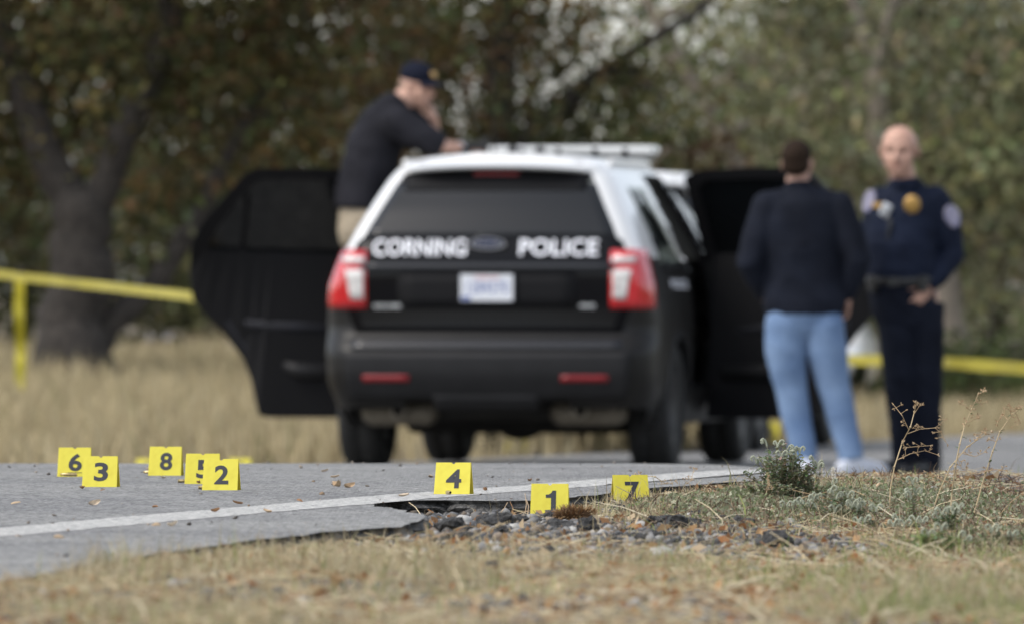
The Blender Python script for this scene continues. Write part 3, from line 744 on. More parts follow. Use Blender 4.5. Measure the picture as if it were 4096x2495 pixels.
CAR_Z = -.545
def make_suv(suv, opened):
    # ---- the police SUV
    sh = Shell(rear=[(.26, .20), (.36, .09), (.46, .03), (.56, .0), (.68, .0), (.705, .015), (.75, .05), (.80, .10), (.95, .105), (1.14, .095), (1.22, .11), (1.35, .17), (1.5, .27), (1.68, .42), (1.76, .50), (1.80, .60)],
               half=[(.26, .90), (.36, .945), (.5, .985), (.7, 1.0), (.92, 1.0), (1.06, .985), (1.16, .955), (1.25, .925), (1.4, .845), (1.55, .755), (1.66, .69), (1.735, .635), (1.775, .58), (1.80, .50)],
               front=[(.26, 4.9), (.4, 4.98), (.7, 5.0), (.9, 4.96), (1.0, 4.85), (1.04, 4.6), (1.07, 4.2), (1.12, 3.80), (1.3, 3.48), (1.55, 3.05), (1.7, 2.78), (1.76, 2.62), (1.80, 2.4)],
               taper=[(.26, .10), (.5, .055), (.85, .06), (1.1, .08), (1.3, .11), (1.8, .12)], rk=.5, rv=.25)
    WS = [.26, .31, .36, .41, .46, .51, .56, .60, .64, .68, .705, .73, .76, .80, .85, .90, .95, 1.0, 1.05, 1.1, 1.14, 1.18, 1.22, 1.27, 1.33, 1.4, 1.47, 1.54, 1.61, 1.67, 1.71, 1.745, 1.775, 1.80]
    def suv_open(c, a, sg):
        if 2 < a < 3 and .44 < c.z < 1.70:
            back = 1.40 + .10 * max(0, 1.0 - c.z) + .62 * max(0, c.z - 1.25)
            if opened and back < c.y < 2.42: return True
        if 2 < a < 3 and 1.17 < c.z < 1.66 and (1.42 if not opened else 2.52) + .5 * max(0, c.z - 1.2) < c.y < 3.50 - 1.15 * max(0, c.z - 1.12): return True
        if a > 4 and c.z > 1.13: return True          # windscreen
        if a < .93 and 1.345 < c.z < 1.66: return True      # rear window
        if 2 < a < 3 and 1.20 < c.z < 1.62 and .62 + .55 * (c.z - 1.2) < c.y < 1.28 + .25 * (c.z - 1.2): return True   # quarter window
        return False
    def suv_pick(a, w, c):
        if a < 1.9 and w < (.40 if a < .75 else .36): return None
        if a < 1.02 or (w < 1.345 and a < 1.16): return 1 if w > 1.77 else 0
        return 1 if w > 1.20 else 0
    sk = shell_meshes(sh, WS, suv_pick, (.98, 3.85), .372, suv_open)
    sk[0].build('lower_body', M_dirty, suv, smooth=True); sk[1].build('roof_and_pillars', M_white, suv, smooth=True)
    # tailgate, glass, lamps
    tg = sh.patch('tailgate', lambda t, k: ((2 * t - 1) * 1.0, .795 + .545 * k), .010, M_black, suv, thick=.03, nu=24, nw=14)
    sh.patch('plate_recess', lambda t, k: ((2 * t - 1) * .62, .93 + .215 * k), .004 + .008, M_trim, tg, thick=.01, nu=10, nw=3)
    sh.patch('tailgate_ledge', lambda t, k: ((2 * t - 1) * .9, 1.155 + .03 * k), .030, M_gloss, tg, thick=.03, nu=18, nw=3)
    rw = sh.patch('rear_window', lambda t, k: ((2 * t - 1) * 1.0, 1.345 + .30 * k), .004, M_glass, suv, thick=.006, nu=20, nw=10)
    def spo(t, k):
        return ((2 * t - 1) * (1.03 - .16 * (1 - k)), 1.605 + .135 * k)
    sp = sh.patch('spoiler_panel', spo, .008, M_trim, suv, thick=.02, nu=18, nw=4)
    vs = []; fs = []; nu = 16
    for i in range(nu + 1):
        t = 2 * i / nu - 1; hw_ = .575; e = abs(t) ** 6; dz = -.03 * abs(t) ** 2.5
        for v_, w_ in ((.70, 1.802), (.42 + .10 * e, 1.776), (.335 + .16 * e, 1.752), (.345 + .16 * e, 1.738), (.47, 1.728), (.70, 1.735)): vs.append((t * hw_, v_ + .03 * t * t, w_ + dz))
    for i in range(nu):
        for k in range(6): a_ = i * 6; fs.append((a_ + k, a_ + (k + 1) % 6, a_ + 6 + (k + 1) % 6, a_ + 6 + k))
    fs += [(0, 1, 2, 3, 4, 5), tuple(nu * 6 + k for k in (5, 4, 3, 2, 1, 0))]
    MB().add(vs, fs).build('roof_spoiler', M_white, suv)
    MB().box((0, .440, 1.705), (.26, .03, .022), bev=.005).build('high_brake_lamp', M_refl, sp)
    MB().tube([(.02, .24, 1.39), (.2, .245, 1.415), (.38, .26, 1.40)], [.022, .016, .010], 8).build('wiper', M_trim, rw)
    for sg in (-1, 1):
        tl = sh.patch('tail_lamp', lambda t, k: ((1 - t) * sh.a_of_u(.705, .935 + .325 * k) + t * (1.62 + .33 * k ** 2), .935 + .325 * k), .016, M_red, suv, sg=sg, thick=.05, nu=10, nw=8)
        sh.patch('reversing_lens', lambda t, k: (sh.a_of_u(.722 + (.075 + .03 * k) * t, .985 + .165 * k), .985 + .165 * k), .022, M_clear, tl, sg=sg, thick=.02, nu=6, nw=5)
        sh.patch('indicator_lens', lambda t, k: (sh.a_of_u(.718 + .12 * t, 1.19 + .032 * k), 1.19 + .032 * k), .022, M_clear, tl, sg=sg, thick=.02, nu=8, nw=2)
        sh.patch('reflector', lambda t, k: (.58 + .36 * t, .522 + .034 * k), .018, M_refl, suv, sg=sg, thick=.03, nu=6, nw=2)
    bump = sh.patch('bumper_cover', lambda t, k: ((2 * t - 1) * 1.22, .415 + .27 * k), .012, M_plast, suv, thick=.03, nu=24, nw=8)
    sh.patch('bumper_step', lambda t, k: ((2 * t - 1) * 1.05, .700 + .05 * k), .014, M_gloss, bump, thick=.03, nu=20, nw=3)
    sh.patch('bumper_valance', lambda t, k: ((2 * t - 1) * .42, .355 + .09 * k), .016, M_plast, bump, thick=.03, nu=14, nw=3)
    sh.decal('lettering', 'CORNING', -.672, -.125, 1.228, 1.322, .014, M_wlet, tg, .012)
    sh.decal('lettering', 'POLICE', .182, .634, 1.228, 1.322, .014, M_wlet, tg, .012)
    sh.decal('badge', 'EXPLORER', -.66, -.50, .935, .958, .014, M_chrome, tg, .02)
    sh.decal('badge', '4WD', .53, .62, .935, .960, .014, M_chrome, tg, .03)
    em = MB(); a0 = sh.P(0, 1.285); nn = sh.N(0.02, 1.285); E = []
    rotm = Matrix.Rotation(math.atan2(nn.z, -nn.y), 3, 'X')
    def oval(rx, rz, off, name, m, par, th=.012):
        vs = []
        for q in (0, 1):
            for k in range(28):
                t = 2 * math.pi * k / 28; vs.append(a0 + rotm @ Vector((rx * math.cos(t), 0, rz * math.sin(t))) + nn * (off - q * th))
        fs = [tuple(range(28)), tuple(reversed(range(28, 56)))] + [(k, 28 + k, 28 + (k + 1) % 28, (k + 1) % 28) for k in range(28)]
        return MB().add(vs, fs).build(name, m, par)
    ov1 = oval(.104, .038, .045, 'oval_emblem', M_chrome, tg, .03); oval(.088, .028, .0475, 'emblem_field', M_blue, ov1)
    V_, F_ = text_mesh('Ford', .0)
    me = bpy.data.meshes.new('emblem_script'); me.from_pydata([(a0 + rotm @ Vector((-.062 + .124 * x, 0, -.017 + .034 * y + .02 * 0)) + nn * .050)[:] for x, y in V_], [], F_)
    link('emblem_script', me, M_chrome, ov1)
    # licence plate
    pl = MB().box((0, .105 - .028, 1.05), (.305, .008, .152), bev=.002).build('licence_plate', M_plate, suv)
    def flat_text(txt, x0, x1, z0, z1, y, m, par, name='plate_lettering', bold=.0):
        V_, F_ = text_mesh(txt, bold); me = bpy.data.meshes.new(name)
        me.from_pydata([(x0 + (x1 - x0) * x, y, z0 + (z1 - z0) * q) for x, q in V_], [], F_); return link(name, me, m, par)
    flat_text('1284570', -.115, .125, 1.020, 1.085, .072, M_pblue, pl); flat_text('California', -.07, .07, 1.098, 1.120, .072, M_pred, pl)
    MB().box((-.12, .0715, .990), (.05, .002, .02)).build('plate_sticker', M_pblue, pl)
    MB().box((0, .07, 1.05), (.33, .02, .176), bev=.004).build('plate_frame', M_trim, suv).location.y = .014
    # side glass and rails
    for sg in (-1, 1):
        sh.patch('quarter_window', lambda t, k: (sh.a_of_v(.61 + .55 * .42 * k + (.69 - .14 * k) * t, 1.19 + .44 * k), 1.19 + .44 * k), .002, M_sglass, suv, sg=sg, thick=.005, nu=6, nw=5)
        sh.patch('roof_rail', lambda t, k: (sh.a_of_v(.85 + 1.9 * t, 1.752 + .016 * k), 1.752 + .016 * k), .035, M_white, suv, sg=sg, thick=.05, nu=20, nw=2)
        sh.patch('door_pillar', lambda t, k: (sh.a_of_v(2.42 + .08 * t, .45 + 1.24 * k), .45 + 1.24 * k), .003, M_trim, suv, sg=sg, thick=.05, nu=2, nw=16)
        sh.patch('belt_moulding', lambda t, k: (sh.a_of_v(.56 + .82 * t, 1.155 + .025 * k), 1.155 + .025 * k), .008, M_chrome if sg < 0 else M_trim, suv, sg=sg, thick=.02, nu=8, nw=2)
        for wv in (.98, 3.85):
            wheel(suv, sg * .845, wv, sg=sg)
            fl = MB(); pts = [Vector((sg * (sh.H(.372 + .42 * math.sin(R(a)), wv + .42 * math.cos(R(a))) - .02), wv + .42 * math.cos(R(a)), .372 + .42 * math.sin(R(a)))) for a in range(-8, 190, 9)]
            fl.tube(pts, [(.022, .03)] * len(pts), 6, ref=(1, 0, 0)).build('arch_flare', M_plast, suv, smooth=True)
            MB().box((sg * .62, wv, .55), (.10, .9, .55), bev=.03).build('wheel_well', M_under, suv)
    sh.side_decal('lettering', 'POLICE', .74, 1.26, 1.045, 1.095, .006, M_wlet, suv, 1)
    sh.side_decal('lettering', 'POLICE', .74, 1.26, 1.045, 1.095, .006, M_wlet, suv, -1)
    # windscreen
    vs = [sh.P(a, w, s_) for w in (1.12, 1.3, 1.5, 1.68, 1.745) for s_, a in ((-1, 4.0), (-1, 4.5), (1, 5.0), (1, 4.5), (1, 4.0))]
    MB().add(vs, [(j * 5 + i, j * 5 + i + 1, j * 5 + i + 6, j * 5 + i + 5) for j in range(4) for i in range(4)]).build('windscreen', M_sglass, suv, smooth=True)
    # underside, exhausts
    MB().box((0, 2.45, .40), (1.30, 4.1, .22), bev=.06).build('floor_pan', M_under, suv)
    MB().box((0, .98, .31), (1.2, .34, .2), bev=.06).ball((.05, .98, .30), (.16, .2, .13)).build('rear_axle', M_under, suv, smooth=True)
    MB().tube([(-.62, .98, .33), (.62, .98, .33)], [.045, .045], 8).build('axle_shaft', M_under, suv)
    MB().box((.1, 1.5, .285), (1.25, .9, .15), bev=.05).build('fuel_tank', M_under, suv)
    for sg in (-1, 1):
        mu = MB(); mu.tube([(sg * .70, .36, .335), (sg * .40, .36, .335)], [(.075, .085)] * 2, 14, round_ends=True, ref=(0, 1, 0)).build('muffler', M_muff, suv, smooth=True)
        tip = MB(); tip.lathe([(.030, 0), (.042, 0), (.042, .2), (.030, .2), (.030, .0)], 16, Matrix.Translation((sg * .53, .15, .345)) @ Matrix.Rotation(R(-90), 4, 'X'))
        tip.build('exhaust_tip', M_muff, mu and suv, smooth=True)
    # cabin: seats, headliner
    for cx in (-.40, .40):
        st = MB(); st.box((cx, 2.75, .72), (.5, .5, .18), bev=.06).build('front_seat', M_fab, suv, smooth=True)
        MB().box((cx, 2.48, 1.08), (.46, .14, .62), rx=R(12), bev=.06).build('seat_back', M_fab, suv, smooth=True)
        MB().box((cx, 2.42, 1.47), (.26, .1, .17), bev=.04).build('headrest', M_fab, suv, smooth=True)
    MB().box((0, 1.62, .74), (1.3, .5, .2), bev=.06).box((0, 1.36, 1.06), (1.3, .14, .55), rx=R(14), bev=.05).build('rear_seat', M_fab, suv, smooth=True)
    MB().box((0, 1.6, 1.755), (.95, 2.0, .015)).build('headliner', M_head, suv)
    MB().box((0, 2.15, 1.25), (1.15, .03, .8)).build('partition', glassmat('partition_glass', (.4, .4, .4), .5), suv)
    MB().box((0, 3.45, 1.02), (1.4, .4, .2), bev=.05).build('dashboard', M_fab, suv)
    for sg in (-1, 1): MB().box((sg * .86, 2.35, .43), (.14, 2.1, .10), bev=.03).build('sill', M_trim, suv)
    # doors
    RD_out = [(0, .285), (.40, .283), (.70, .285), (.76, .30), (.80, .50), (.85, .63), (.95, .765), (1.07, .885), (1.15, .985), (1.17, 1.15), (1.16, 1.31), (1.11, 1.42), (.96, 1.60), (.84, 1.73), (.77, 1.757), (.40, 1.755), (.12, 1.74), (0, 1.70), (0, 1.17), (0, .7)]
    RD_win = [(.07, 1.25), (.30, 1.255), (.52, 1.26), (.60, 1.26), (.68, 1.265), (.76, 1.265), (.86, 1.27), (.94, 1.27), (1.03, 1.275), (1.06, 1.29), (1.05, 1.33), (1.0, 1.42), (.88, 1.58), (.80, 1.67), (.74, 1.69), (.42, 1.69), (.14, 1.68), (.075, 1.64), (.07, 1.45), (.07, 1.29)]
    FD_out = [(0, .34), (.3, .335), (.6, .335), (.96, .34), (.99, .5), (.99, .8), (.99, 1.1), (.99, 1.4), (.97, 1.70), (.90, 1.735), (.70, 1.73), (.55, 1.68), (.40, 1.56), (.25, 1.42), (.10, 1.26), (.02, 1.17), (0, 1.0), (0, .6)]
    FD_win = [(.10, 1.14), (.3, 1.14), (.5, 1.145), (.90, 1.15), (.93, 1.2), (.93, 1.3), (.93, 1.4), (.93, 1.55), (.91, 1.66), (.86, 1.68), (.72, 1.675), (.60, 1.64), (.46, 1.54), (.33, 1.42), (.22, 1.31), (.13, 1.21), (.10, 1.18), (.095, 1.155)]
    M_dglass = glassmat('door_privacy_glass', (.12, .13, .12), .12)
    if opened: door('rear_door', suv, (-.985, 2.42, 0), (0, -1), R(-78), -1, RD_out, RD_win, (M_black, M_trim, M_dglass), split=(.86, 1.27, 1.60), handle=(.18, 1.02, True))
    if opened: door('rear_door', suv, (.985, 2.42, 0), (0, -1), R(68), 1, RD_out, RD_win, (M_black, M_trim, M_dglass), split=(.86, 1.27, 1.60), handle=(.18, 1.02, False))
    for sg in (-1, 1):
        v0_ = 2.50 if opened else 1.42
        sh.patch('side_windows', lambda t, k: (sh.a_of_v(v0_ + .22 * k + (3.48 - .55 * k - v0_ - .22 * k) * t, 1.17 + .48 * k), 1.17 + .48 * k), .003, M_dglass, suv, sg=sg, thick=.005, nu=10, nw=6)
        sh.patch('front_door_panel' if opened else 'door_panel', lambda t, k: (sh.a_of_v((2.52 if opened else 1.5) + (3.46 - (2.52 if opened else 1.5)) * t, .44 + .70 * k), .44 + .70 * k), .006, M_white, suv, sg=sg, thick=.012, nu=10, nw=6)
    # light bar and aerials
    if not opened: return suv
    lb = empty('light_bar', (0, 2.75, 1.812)); lb.parent = suv
    MB().box((0, 0, .055), (1.18, .28, .052), bev=.02).build('lens_cover', M_bar, lb, smooth=False)
    MB().box((0, 0, .018), (1.14, .24, .022), bev=.006).build('base_tray', mat('bar_base', (.22, .22, .22), .5), lb)
    for q in (-.42, -.2, .02, .24, .42): MB().box((q, -.12, .035), (.03, .06, .06), bev=.005).build('mount_bracket', M_trim, lb)
    MB().tube([(-.22, 1.7, 1.82), (-.22, 1.69, 1.86), (-.22, 1.66, 2.35)], [.014, .006, .003], 8).build('aerial', M_trim, suv)
    for q, hh in ((-.30, .05), (-.02, .06), (.14, .05)):
        MB().lathe([(.0, hh), (.018, hh), (.03, .03), (.04, 0)], 14, Matrix.Translation((q, 1.15, 1.818))).build('aerial_base', M_trim, suv, smooth=True)
    MB().ball((-1.06, 3.42, 1.17), (.10, .07, .075)).build('wing_mirror', M_black, suv, smooth=True)

    return suv
suv = empty('police_suv', (-.157, 65.0, CAR_Z), R(-9.1))
tag(suv, 'black and white police SUV with its rear doors open on the road', 'police car', 'police cars at the scene'); make_suv(suv, True)
suv2 = empty('police_suv', (.50, 73.2, -.555), R(-10.5))
tag(suv2, 'second police SUV parked ahead, almost wholly hidden by the one with open doors', 'police car', 'police cars at the scene'); make_suv(suv2, False)

# ---- second police car, behind
M_wnd = glassmat('windscreen_glass', (.5, .55, .52), .25)
sed = empty('police_sedan', (2.42, 103.5, -.80), R(180 - 4))
tag(sed, 'black and white police sedan parked beyond the road, behind the standing men', 'police car', 'police cars at the scene')
s2 = Shell(rear=[(.2, .15), (.4, .02), (.6, 0), (.9, .05), (1.0, .25), (1.02, .9), (1.1, 1.15), (1.3, 1.5), (1.42, 1.9)],
           half=[(.2, .82), (.4, .93), (.65, .97), (.85, .95), (.95, .88), (1.1, .76), (1.3, .64), (1.40, .55), (1.44, .42)],
           front=[(.2, 4.95), (.4, 5.2), (.6, 5.25), (.70, 5.2), (.78, 4.95), (.84, 4.5), (.90, 3.9), (.96, 3.6), (1.2, 3.15), (1.38, 2.8), (1.44, 2.4)],
           taper=[(.2, .1), (1.44, .1)])
W2 = [.2, .26, .32, .4, .48, .56, .64, .7, .74, .78, .81, .84, .87, .90, .93, .96, 1.02, 1.1, 1.18, 1.26, 1.33, 1.38, 1.41, 1.44]
sk = shell_meshes(s2, W2, lambda a, w, c: 1 if (w > .69 and (c.y > 3.5 or w > .93)) or (2 < a < 3 and 1.7 < c.y < 3.7 and w > .35) else 0, (1.05, 4.1), .33,
                  lambda c, a, sg: (a > 4 and c.z > .965 and c.z < 1.38) or (2 < a < 3 and 1.0 < c.z < 1.36 and 1.3 < c.y < 3.45))
sk[0].build('lower_body', M_black, sed, smooth=True); sk[1].build('bonnet_and_roof', M_white, sed, smooth=True)
vs = [s2.P(a, w, s_) for w in (.965, 1.1, 1.25, 1.38) for s_, a in ((-1, 4.0), (-1, 4.5), (1, 5.0), (1, 4.5), (1, 4.0))]
MB().add(vs, [(j * 5 + i, j * 5 + i + 1, j * 5 + i + 6, j * 5 + i + 5) for j in range(3) for i in range(4)]).build('windscreen', M_wnd, sed, smooth=True)
s2.patch('grille', lambda t, k: (4.35 + 1.3 * t if 4.35 + 1.3 * t <= 5 else 10 - (4.35 + 1.3 * t), .50 + .14 * k), .01, M_trim, sed, thick=.02, nu=10, nw=3) if False else MB().box((0, 5.24, .57), (1.0, .05, .14), bev=.02).build('grille', M_trim, sed)
MB().box((0, 5.27, .34), (1.5, .12, .12), bev=.04).build('push_bar', M_trim, sed)
for sg in (-1, 1):
    s2.patch('headlamp', lambda t, k: (3.25 + .65 * t, .56 + .11 * k), .012, M_clear, sed, sg=sg, thick=.03, nu=6, nw=3)
    s2.patch('side_glass', lambda t, k: (s2.a_of_v(1.35 + 2.05 * t - .35 * k * t, 1.0 + .35 * k), 1.0 + .35 * k), .004, M_glass, sed, sg=sg, thick=.005, nu=10, nw=4)
    s2.patch('bumper_corner', lambda t, k: (3.35 + .6 * t, .25 + .26 * k), .02, M_white, sed, sg=sg, thick=.03, nu=6, nw=3)
    for wv in (1.05, 4.1): wheel(sed, sg * .80, wv, .33, .22, sg)
MB().box((0, 2.4, 1.50), (1.1, .28, .09), bev=.03).build('roof_lights', M_bar, sed)
MB().box((0, 2.6, .30), (1.3, 4.4, .2), bev=.05).build('floor_pan', M_under, sed)

# ------------------------------------------------------------------ people
M_skin = mat('skin', (.46, .27, .20), .55, var=.12, vscale=14)
M_hair = mat('brown_hair', (.024, .015, .010), .8, var=.4, vscale=60, spec=.1)
M_short = mat('cropped_hair', (.20, .135, .10), .8, var=.3, vscale=60)
M_navy = mat('navy_jacket', (.010, .012, .019), .8, var=.3, vscale=6, bump=.35, bscale=9, spec=.08)
M_unif = mat('navy_uniform', (.010, .014, .028), .75, var=.25, vscale=7, bump=.3, bscale=10, spec=.08)
M_upant = mat('dark_uniform_trousers', (.008, .010, .017), .8, var=.3, vscale=6, bump=.3, bscale=9, spec=.08)
M_jean = mat('faded_denim', (.185, .265, .40), .9, col2=(.105, .165, .285), vscale=5, bump=.3, bscale=10, spec=.08)
M_polo = mat('black_polo', (.017, .017, .021), .85, var=.25, vscale=6, bump=.3, bscale=9, spec=.08)
M_khaki = mat('khaki_cloth', (.33, .28, .21), .9, var=.15, vscale=8, bump=.3, bscale=10, spec=.08)
M_cap = mat('navy_cap', (.010, .012, .022), .85, spec=.08)
M_sneak = mat('white_sneaker', (.55, .57, .63), .6, var=.15, vscale=20)
M_boot = mat('black_boot', (.012, .012, .013), .35)
M_belt = mat('black_leather', (.008, .008, .008), .4)
M_gold = mat('gold_badge', (.42, .25, .07), .35, metal=.4, var=.4, vscale=70)
M_silver = mat('silver_badge', (.62, .64, .66), .3, metal=.7)
M_patch = mat('shoulder_patch', (.36, .34, .38), .8, col2=(.10, .10, .20), vscale=38)
M_eye = mat('eye_dark', (.02, .015, .012), .4); M_lip = mat('lip', (.30, .12, .10), .5); M_brow = mat('brow_hair', (.12, .075, .05), .8)
M_glove = mat('black_glove', (.010, .010, .010), .7)

def remesh(mb, name, voxel, m, parent, smooth_it=6, wrinkle=None):
    """union of closed shapes into one continuous skin"""
    tmp = mb.build(name + '_raw', None)
    md = tmp.modifiers.new('r', 'REMESH'); md.mode = 'VOXEL'; md.voxel_size = voxel; md.use_smooth_shade = True
    if smooth_it:
        ms = tmp.modifiers.new('s', 'SMOOTH'); ms.factor = .5; ms.iterations = smooth_it
    dg = bpy.context.evaluated_depsgraph_get(); me = bpy.data.meshes.new_from_object(tmp.evaluated_get(dg))
    old = tmp.data; bpy.data.objects.remove(tmp); bpy.data.meshes.remove(old)
    me.name = name; me.materials.clear()
    if wrinkle:
        amp, sc = wrinkle; n = len(me.vertices); co = np.empty(n * 3, np.float32); me.vertices.foreach_get('co', co); co = co.reshape(-1, 3)
        no = np.empty(n * 3, np.float32); me.vertices.foreach_get('normal', no); no = no.reshape(-1, 3)
        for i in range(n):
            x, y, z = co[i]; q = mnoise.noise(Vector((x * sc, y * sc, z * sc * 1.1 + x * 3))) ; co[i] += no[i] * amp * (1 - 2.2 * abs(q))
        me.vertices.foreach_set('co', co.ravel()); me.update()
    me.polygons.foreach_set('use_smooth', [True] * len(me.polygons))
    return link(name, me, m, parent)

def hand(mb, wrist, direction, palm_n, thumb_side, curl=35, scale=1.0, grip=0):
    """palm and five unequal bent fingers; direction: wrist->knuckles, palm_n: out of the palm, thumb_side: towards the thumb"""
    w = Vector(wrist); d = Vector(direction).normalized(); t = Vector(thumb_side); t -= d * t.dot(d); t.normalize(); p = d.cross(t)
    if p.dot(Vector(palm_n)) < 0: p = -p
    s = scale
    mb.tube([w - d * .03 * s, w, w + d * .045 * s, w + d * .09 * s], [(.030 * s, .022 * s), (.031 * s, .022 * s), (.041 * s, .017 * s), (.042 * s, .014 * s)], 12, ref=p, round_ends=True)
    lens = [(.032, .074), (.011, .083), (-.011, .077), (-.031, .060)]
    for off, L in lens:
        k = w + d * .088 * s + t * off * s; pts = [k - d * .02 * s]; a = 0; q = k; pts.append(q)
        for f_, c in ((.45, .7), (.32, 1.0), (.23, .8)):
            a += R(curl) * c; q = q + (d * math.cos(a) + p * math.sin(a)) * L * f_ * s; pts.append(q)
        mb.tube(pts, [.0092 * s, .0095 * s, .0088 * s, .0080 * s, .0068 * s], 8, round_ends=True)
    b = w + d * .025 * s + t * .028 * s
    mb.tube([b, b + (d * .5 + t * .85 + p * .2) * .03 * s, b + (d * .95 + t * .75 + p * .5) * .052 * s, b + (d * 1.45 + t * .6 + p * .8) * .064 * s], [.014 * s, .0125 * s, .0105 * s, .0085 * s], 8, round_ends=True)

def head(mb, c, yaw, pitch=0.0, s=1.0, wide=1.0):
    """skull, jaw, nose, brow, ears; c is the head's centre (eye level); yaw 0 looks along -y"""
    Rm = Matrix.Rotation(yaw, 3, 'Z') @ Matrix.Rotation(pitch, 3, 'X'); c = Vector(c)
    def T(x, y, z): return c + Rm @ (Vector((x, y, z)) * s)
    mb.ball(T(0, .012, .035), (.076 * s * wide, .095 * s, .088 * s), 20, 14, Rm)
    mb.ball(T(0, -.028, -.045), (.062 * s * wide, .062 * s, .075 * s), 18, 12, Rm)
    mb.ball(T(0, -.055, -.095), (.030 * s, .028 * s, .024 * s), 12, 8, Rm)          # chin
    for q in (-1, 1):
        mb.ball(T(q * .043 * wide, -.045, -.03), (.028 * s, .034 * s, .028 * s), 10, 8, Rm)   # cheek
        mb.ball(T(q * .030, -.078, .024), (.028 * s, .014 * s, .011 * s), 10, 8, Rm)   # brow ridge
        mb.ball(T(q * .079 * wide, .018, -.005), (.010 * s, .021 * s, .033 * s), 10, 8, Rm @ Matrix.Rotation(q * .35, 3, 'Z'))  # ear
    mb.tube([T(0, -.082, .018), T(0, -.097, -.01), T(0, -.108, -.030), T(0, -.092, -.042)], [.009 * s, .011 * s, .016 * s, .011 * s], 10, round_ends=True)
    return T, Rm

def face_bits(T, Rm, body, s=1.0):
    for q in (-1, 1):
        MB().ball(T(q * .031, -.073, .004), (.012 * s, .008 * s, .007 * s), 10, 8, Rm).build('eye', M_eye, body, smooth=True)
        MB().tube([T(q * .014, -.090, .022), T(q * .031, -.090, .029), T(q * .050, -.080, .024)], [.004 * s, .005 * s, .003 * s], 6).build('eyebrow', M_brow, body)
    MB().tube([T(-.024, -.078, -.068), T(0, -.088, -.066), T(.024, -.078, -.068)], [.004 * s, .0065 * s, .004 * s], 8).build('mouth', M_lip, body, smooth=True)

def shoe(name, ankle, toe_dir, m, parent, L=.29, W=.052):
    a = Vector(ankle); t = Vector(toe_dir).normalized(); mb = MB()
    z = Vector((0, 0, 1)); h = a - z * a.z
    pts = [h - t * .075 + z * .04, h - t * .03 + z * .05, h + t * .05 + z * .047, h + t * (L - .14) + z * .038, h + t * (L - .085) + z * .030]
    mb.tube(pts, [(W * .75, .040), (W * .85, .050), (W, .046), (W * 1.05, .036), (W * .8, .026)], 14, ref=(0, 0, 1), round_ends=True)
    mb.tube([a + z * .03, h + z * .05], [.050, .048], 12)
    sole = MB(); mb2 = remesh(mb, name, .008, m, parent, 3)
    sole.tube([h - t * .09 + z * .011, h + z * .011, h + t * (L - .10) + z * .011, h + t * (L - .075) + z * .011], [(W * .8, .011), (W * .95, .011), (W * 1.08, .011), (W * .7, .011)], 14, ref=(0, 0, 1), round_ends=True)
    sole.build('sole', M_belt if m is M_boot else M_sneak, mb2, smooth=True)
    return mb2

# ---- man in jeans, seen from behind
J = spot(1930 * 1.6623, 1893, 61.0)
J.z = float(zroad(J.x, 61.0)) + .004
pj = empty('person', J); tag(pj, 'person in dark navy jacket and faded blue jeans, back turned, hands near pockets', 'person')
b = MB()
T, Rm = head(b, (-.025, -.02, 1.665), R(180 - 14), R(-4), 1.0)
b.tube([(-.02, 0, 1.42), (-.022, -.005, 1.5), (-.024, -.012, 1.58)], [.072, .064, .062], 14, round_ends=True)
b.tube([(.02, .0, .86), (.01, .01, 1.05), (.0, .0, 1.25), (-.005, -.01, 1.42)], [(.16, .11), (.155, .105), (.17, .11), (.14, .09)], 16, ref=(0, 1, 0), round_ends=True)
for sg, sh_, el, wr, hd, th in ((-1, (-.19, 0, 1.43), (-.285, -.03, 1.14), (-.20, .13, .96), (.45, .6, -.6), (0, .3, .9)),
                               (1, (.19, 0, 1.43), (.295, -.04, 1.15), (.245, .03, .965), (-.05, .25, -.95), (-.3, .9, .2))):
    b.tube([sh_, el, wr], [.045, .038, .028], 10, round_ends=True)
    hand(b, wr, hd, (-sg, 0, 0), th, 30)
for hp, kn, an in (((-.09, 0, .86), (-.062, .015, .47), (.02, -.03, .09)), ((.12, 0, .86), (.185, .01, .47), (.275, -.03, .09))):
    b.tube([hp, kn, an], [.075, .052, .038], 12, round_ends=True)
    b.tube([an, (an[0], an[1], .05), (an[0] + .02, an[1] + .1, .035)], [.038, .04, .03], 10, round_ends=True)
body = remesh(b, 'body', .0065, M_skin, pj, 2)
hr = MB(); hr.ball(T(0, .022, .050), (.081, .096, .083), 20, 14, Rm); hr.ball(T(0, .045, -.004), (.078, .064, .060), 16, 10, Rm)
remesh(hr, 'hair', .008, M_hair, pj, 2, (.003, 40))
c = MB()
c.tube([(.015, .01, .85), (.015, .012, .92), (.01, .015, 1.05), (.0, .0, 1.22), (-.005, -.01, 1.36), (.002, -.012, 1.455), (-.014, -.01, 1.515)],
       [(.205, .135), (.222, .145), (.215, .145), (.225, .14), (.235, .128), (.205, .110), (.092, .08)], 24, ref=(0, 1, 0), round_ends=False)
c.tube([(-.018, -.008, 1.50), (-.022, -.006, 1.575)], [(.080, .078), (.070, .070)], 18)
for sh_, el, wr in (((-.188, -.008, 1.432), (-.278, -.035, 1.13), (-.20, .11, .985)), ((.200, -.008, 1.432), (.296, -.045, 1.14), (.252, .02, .985))):
    mid = [(sh_[k] * .45 + el[k] * .55) for k in range(3)]; m2 = [(el[k] * .5 + wr[k] * .5) for k in range(3)]
    c.tube([sh_, mid, el, m2, wr], [.084, .082, .072, .063, .050], 16, round_ends=True)
c.tube([(-.185, -.008, 1.425), (-.09, -.012, 1.45), (.09, -.012, 1.45), (.195, -.008, 1.425)], [(.078, .085), (.072, .085), (.072, .085), (.078, .085)], 16, ref=(0, 0, 1), round_ends=True)
remesh(c, 'jacket', .0085, M_navy, pj, 9, (.006, 6))
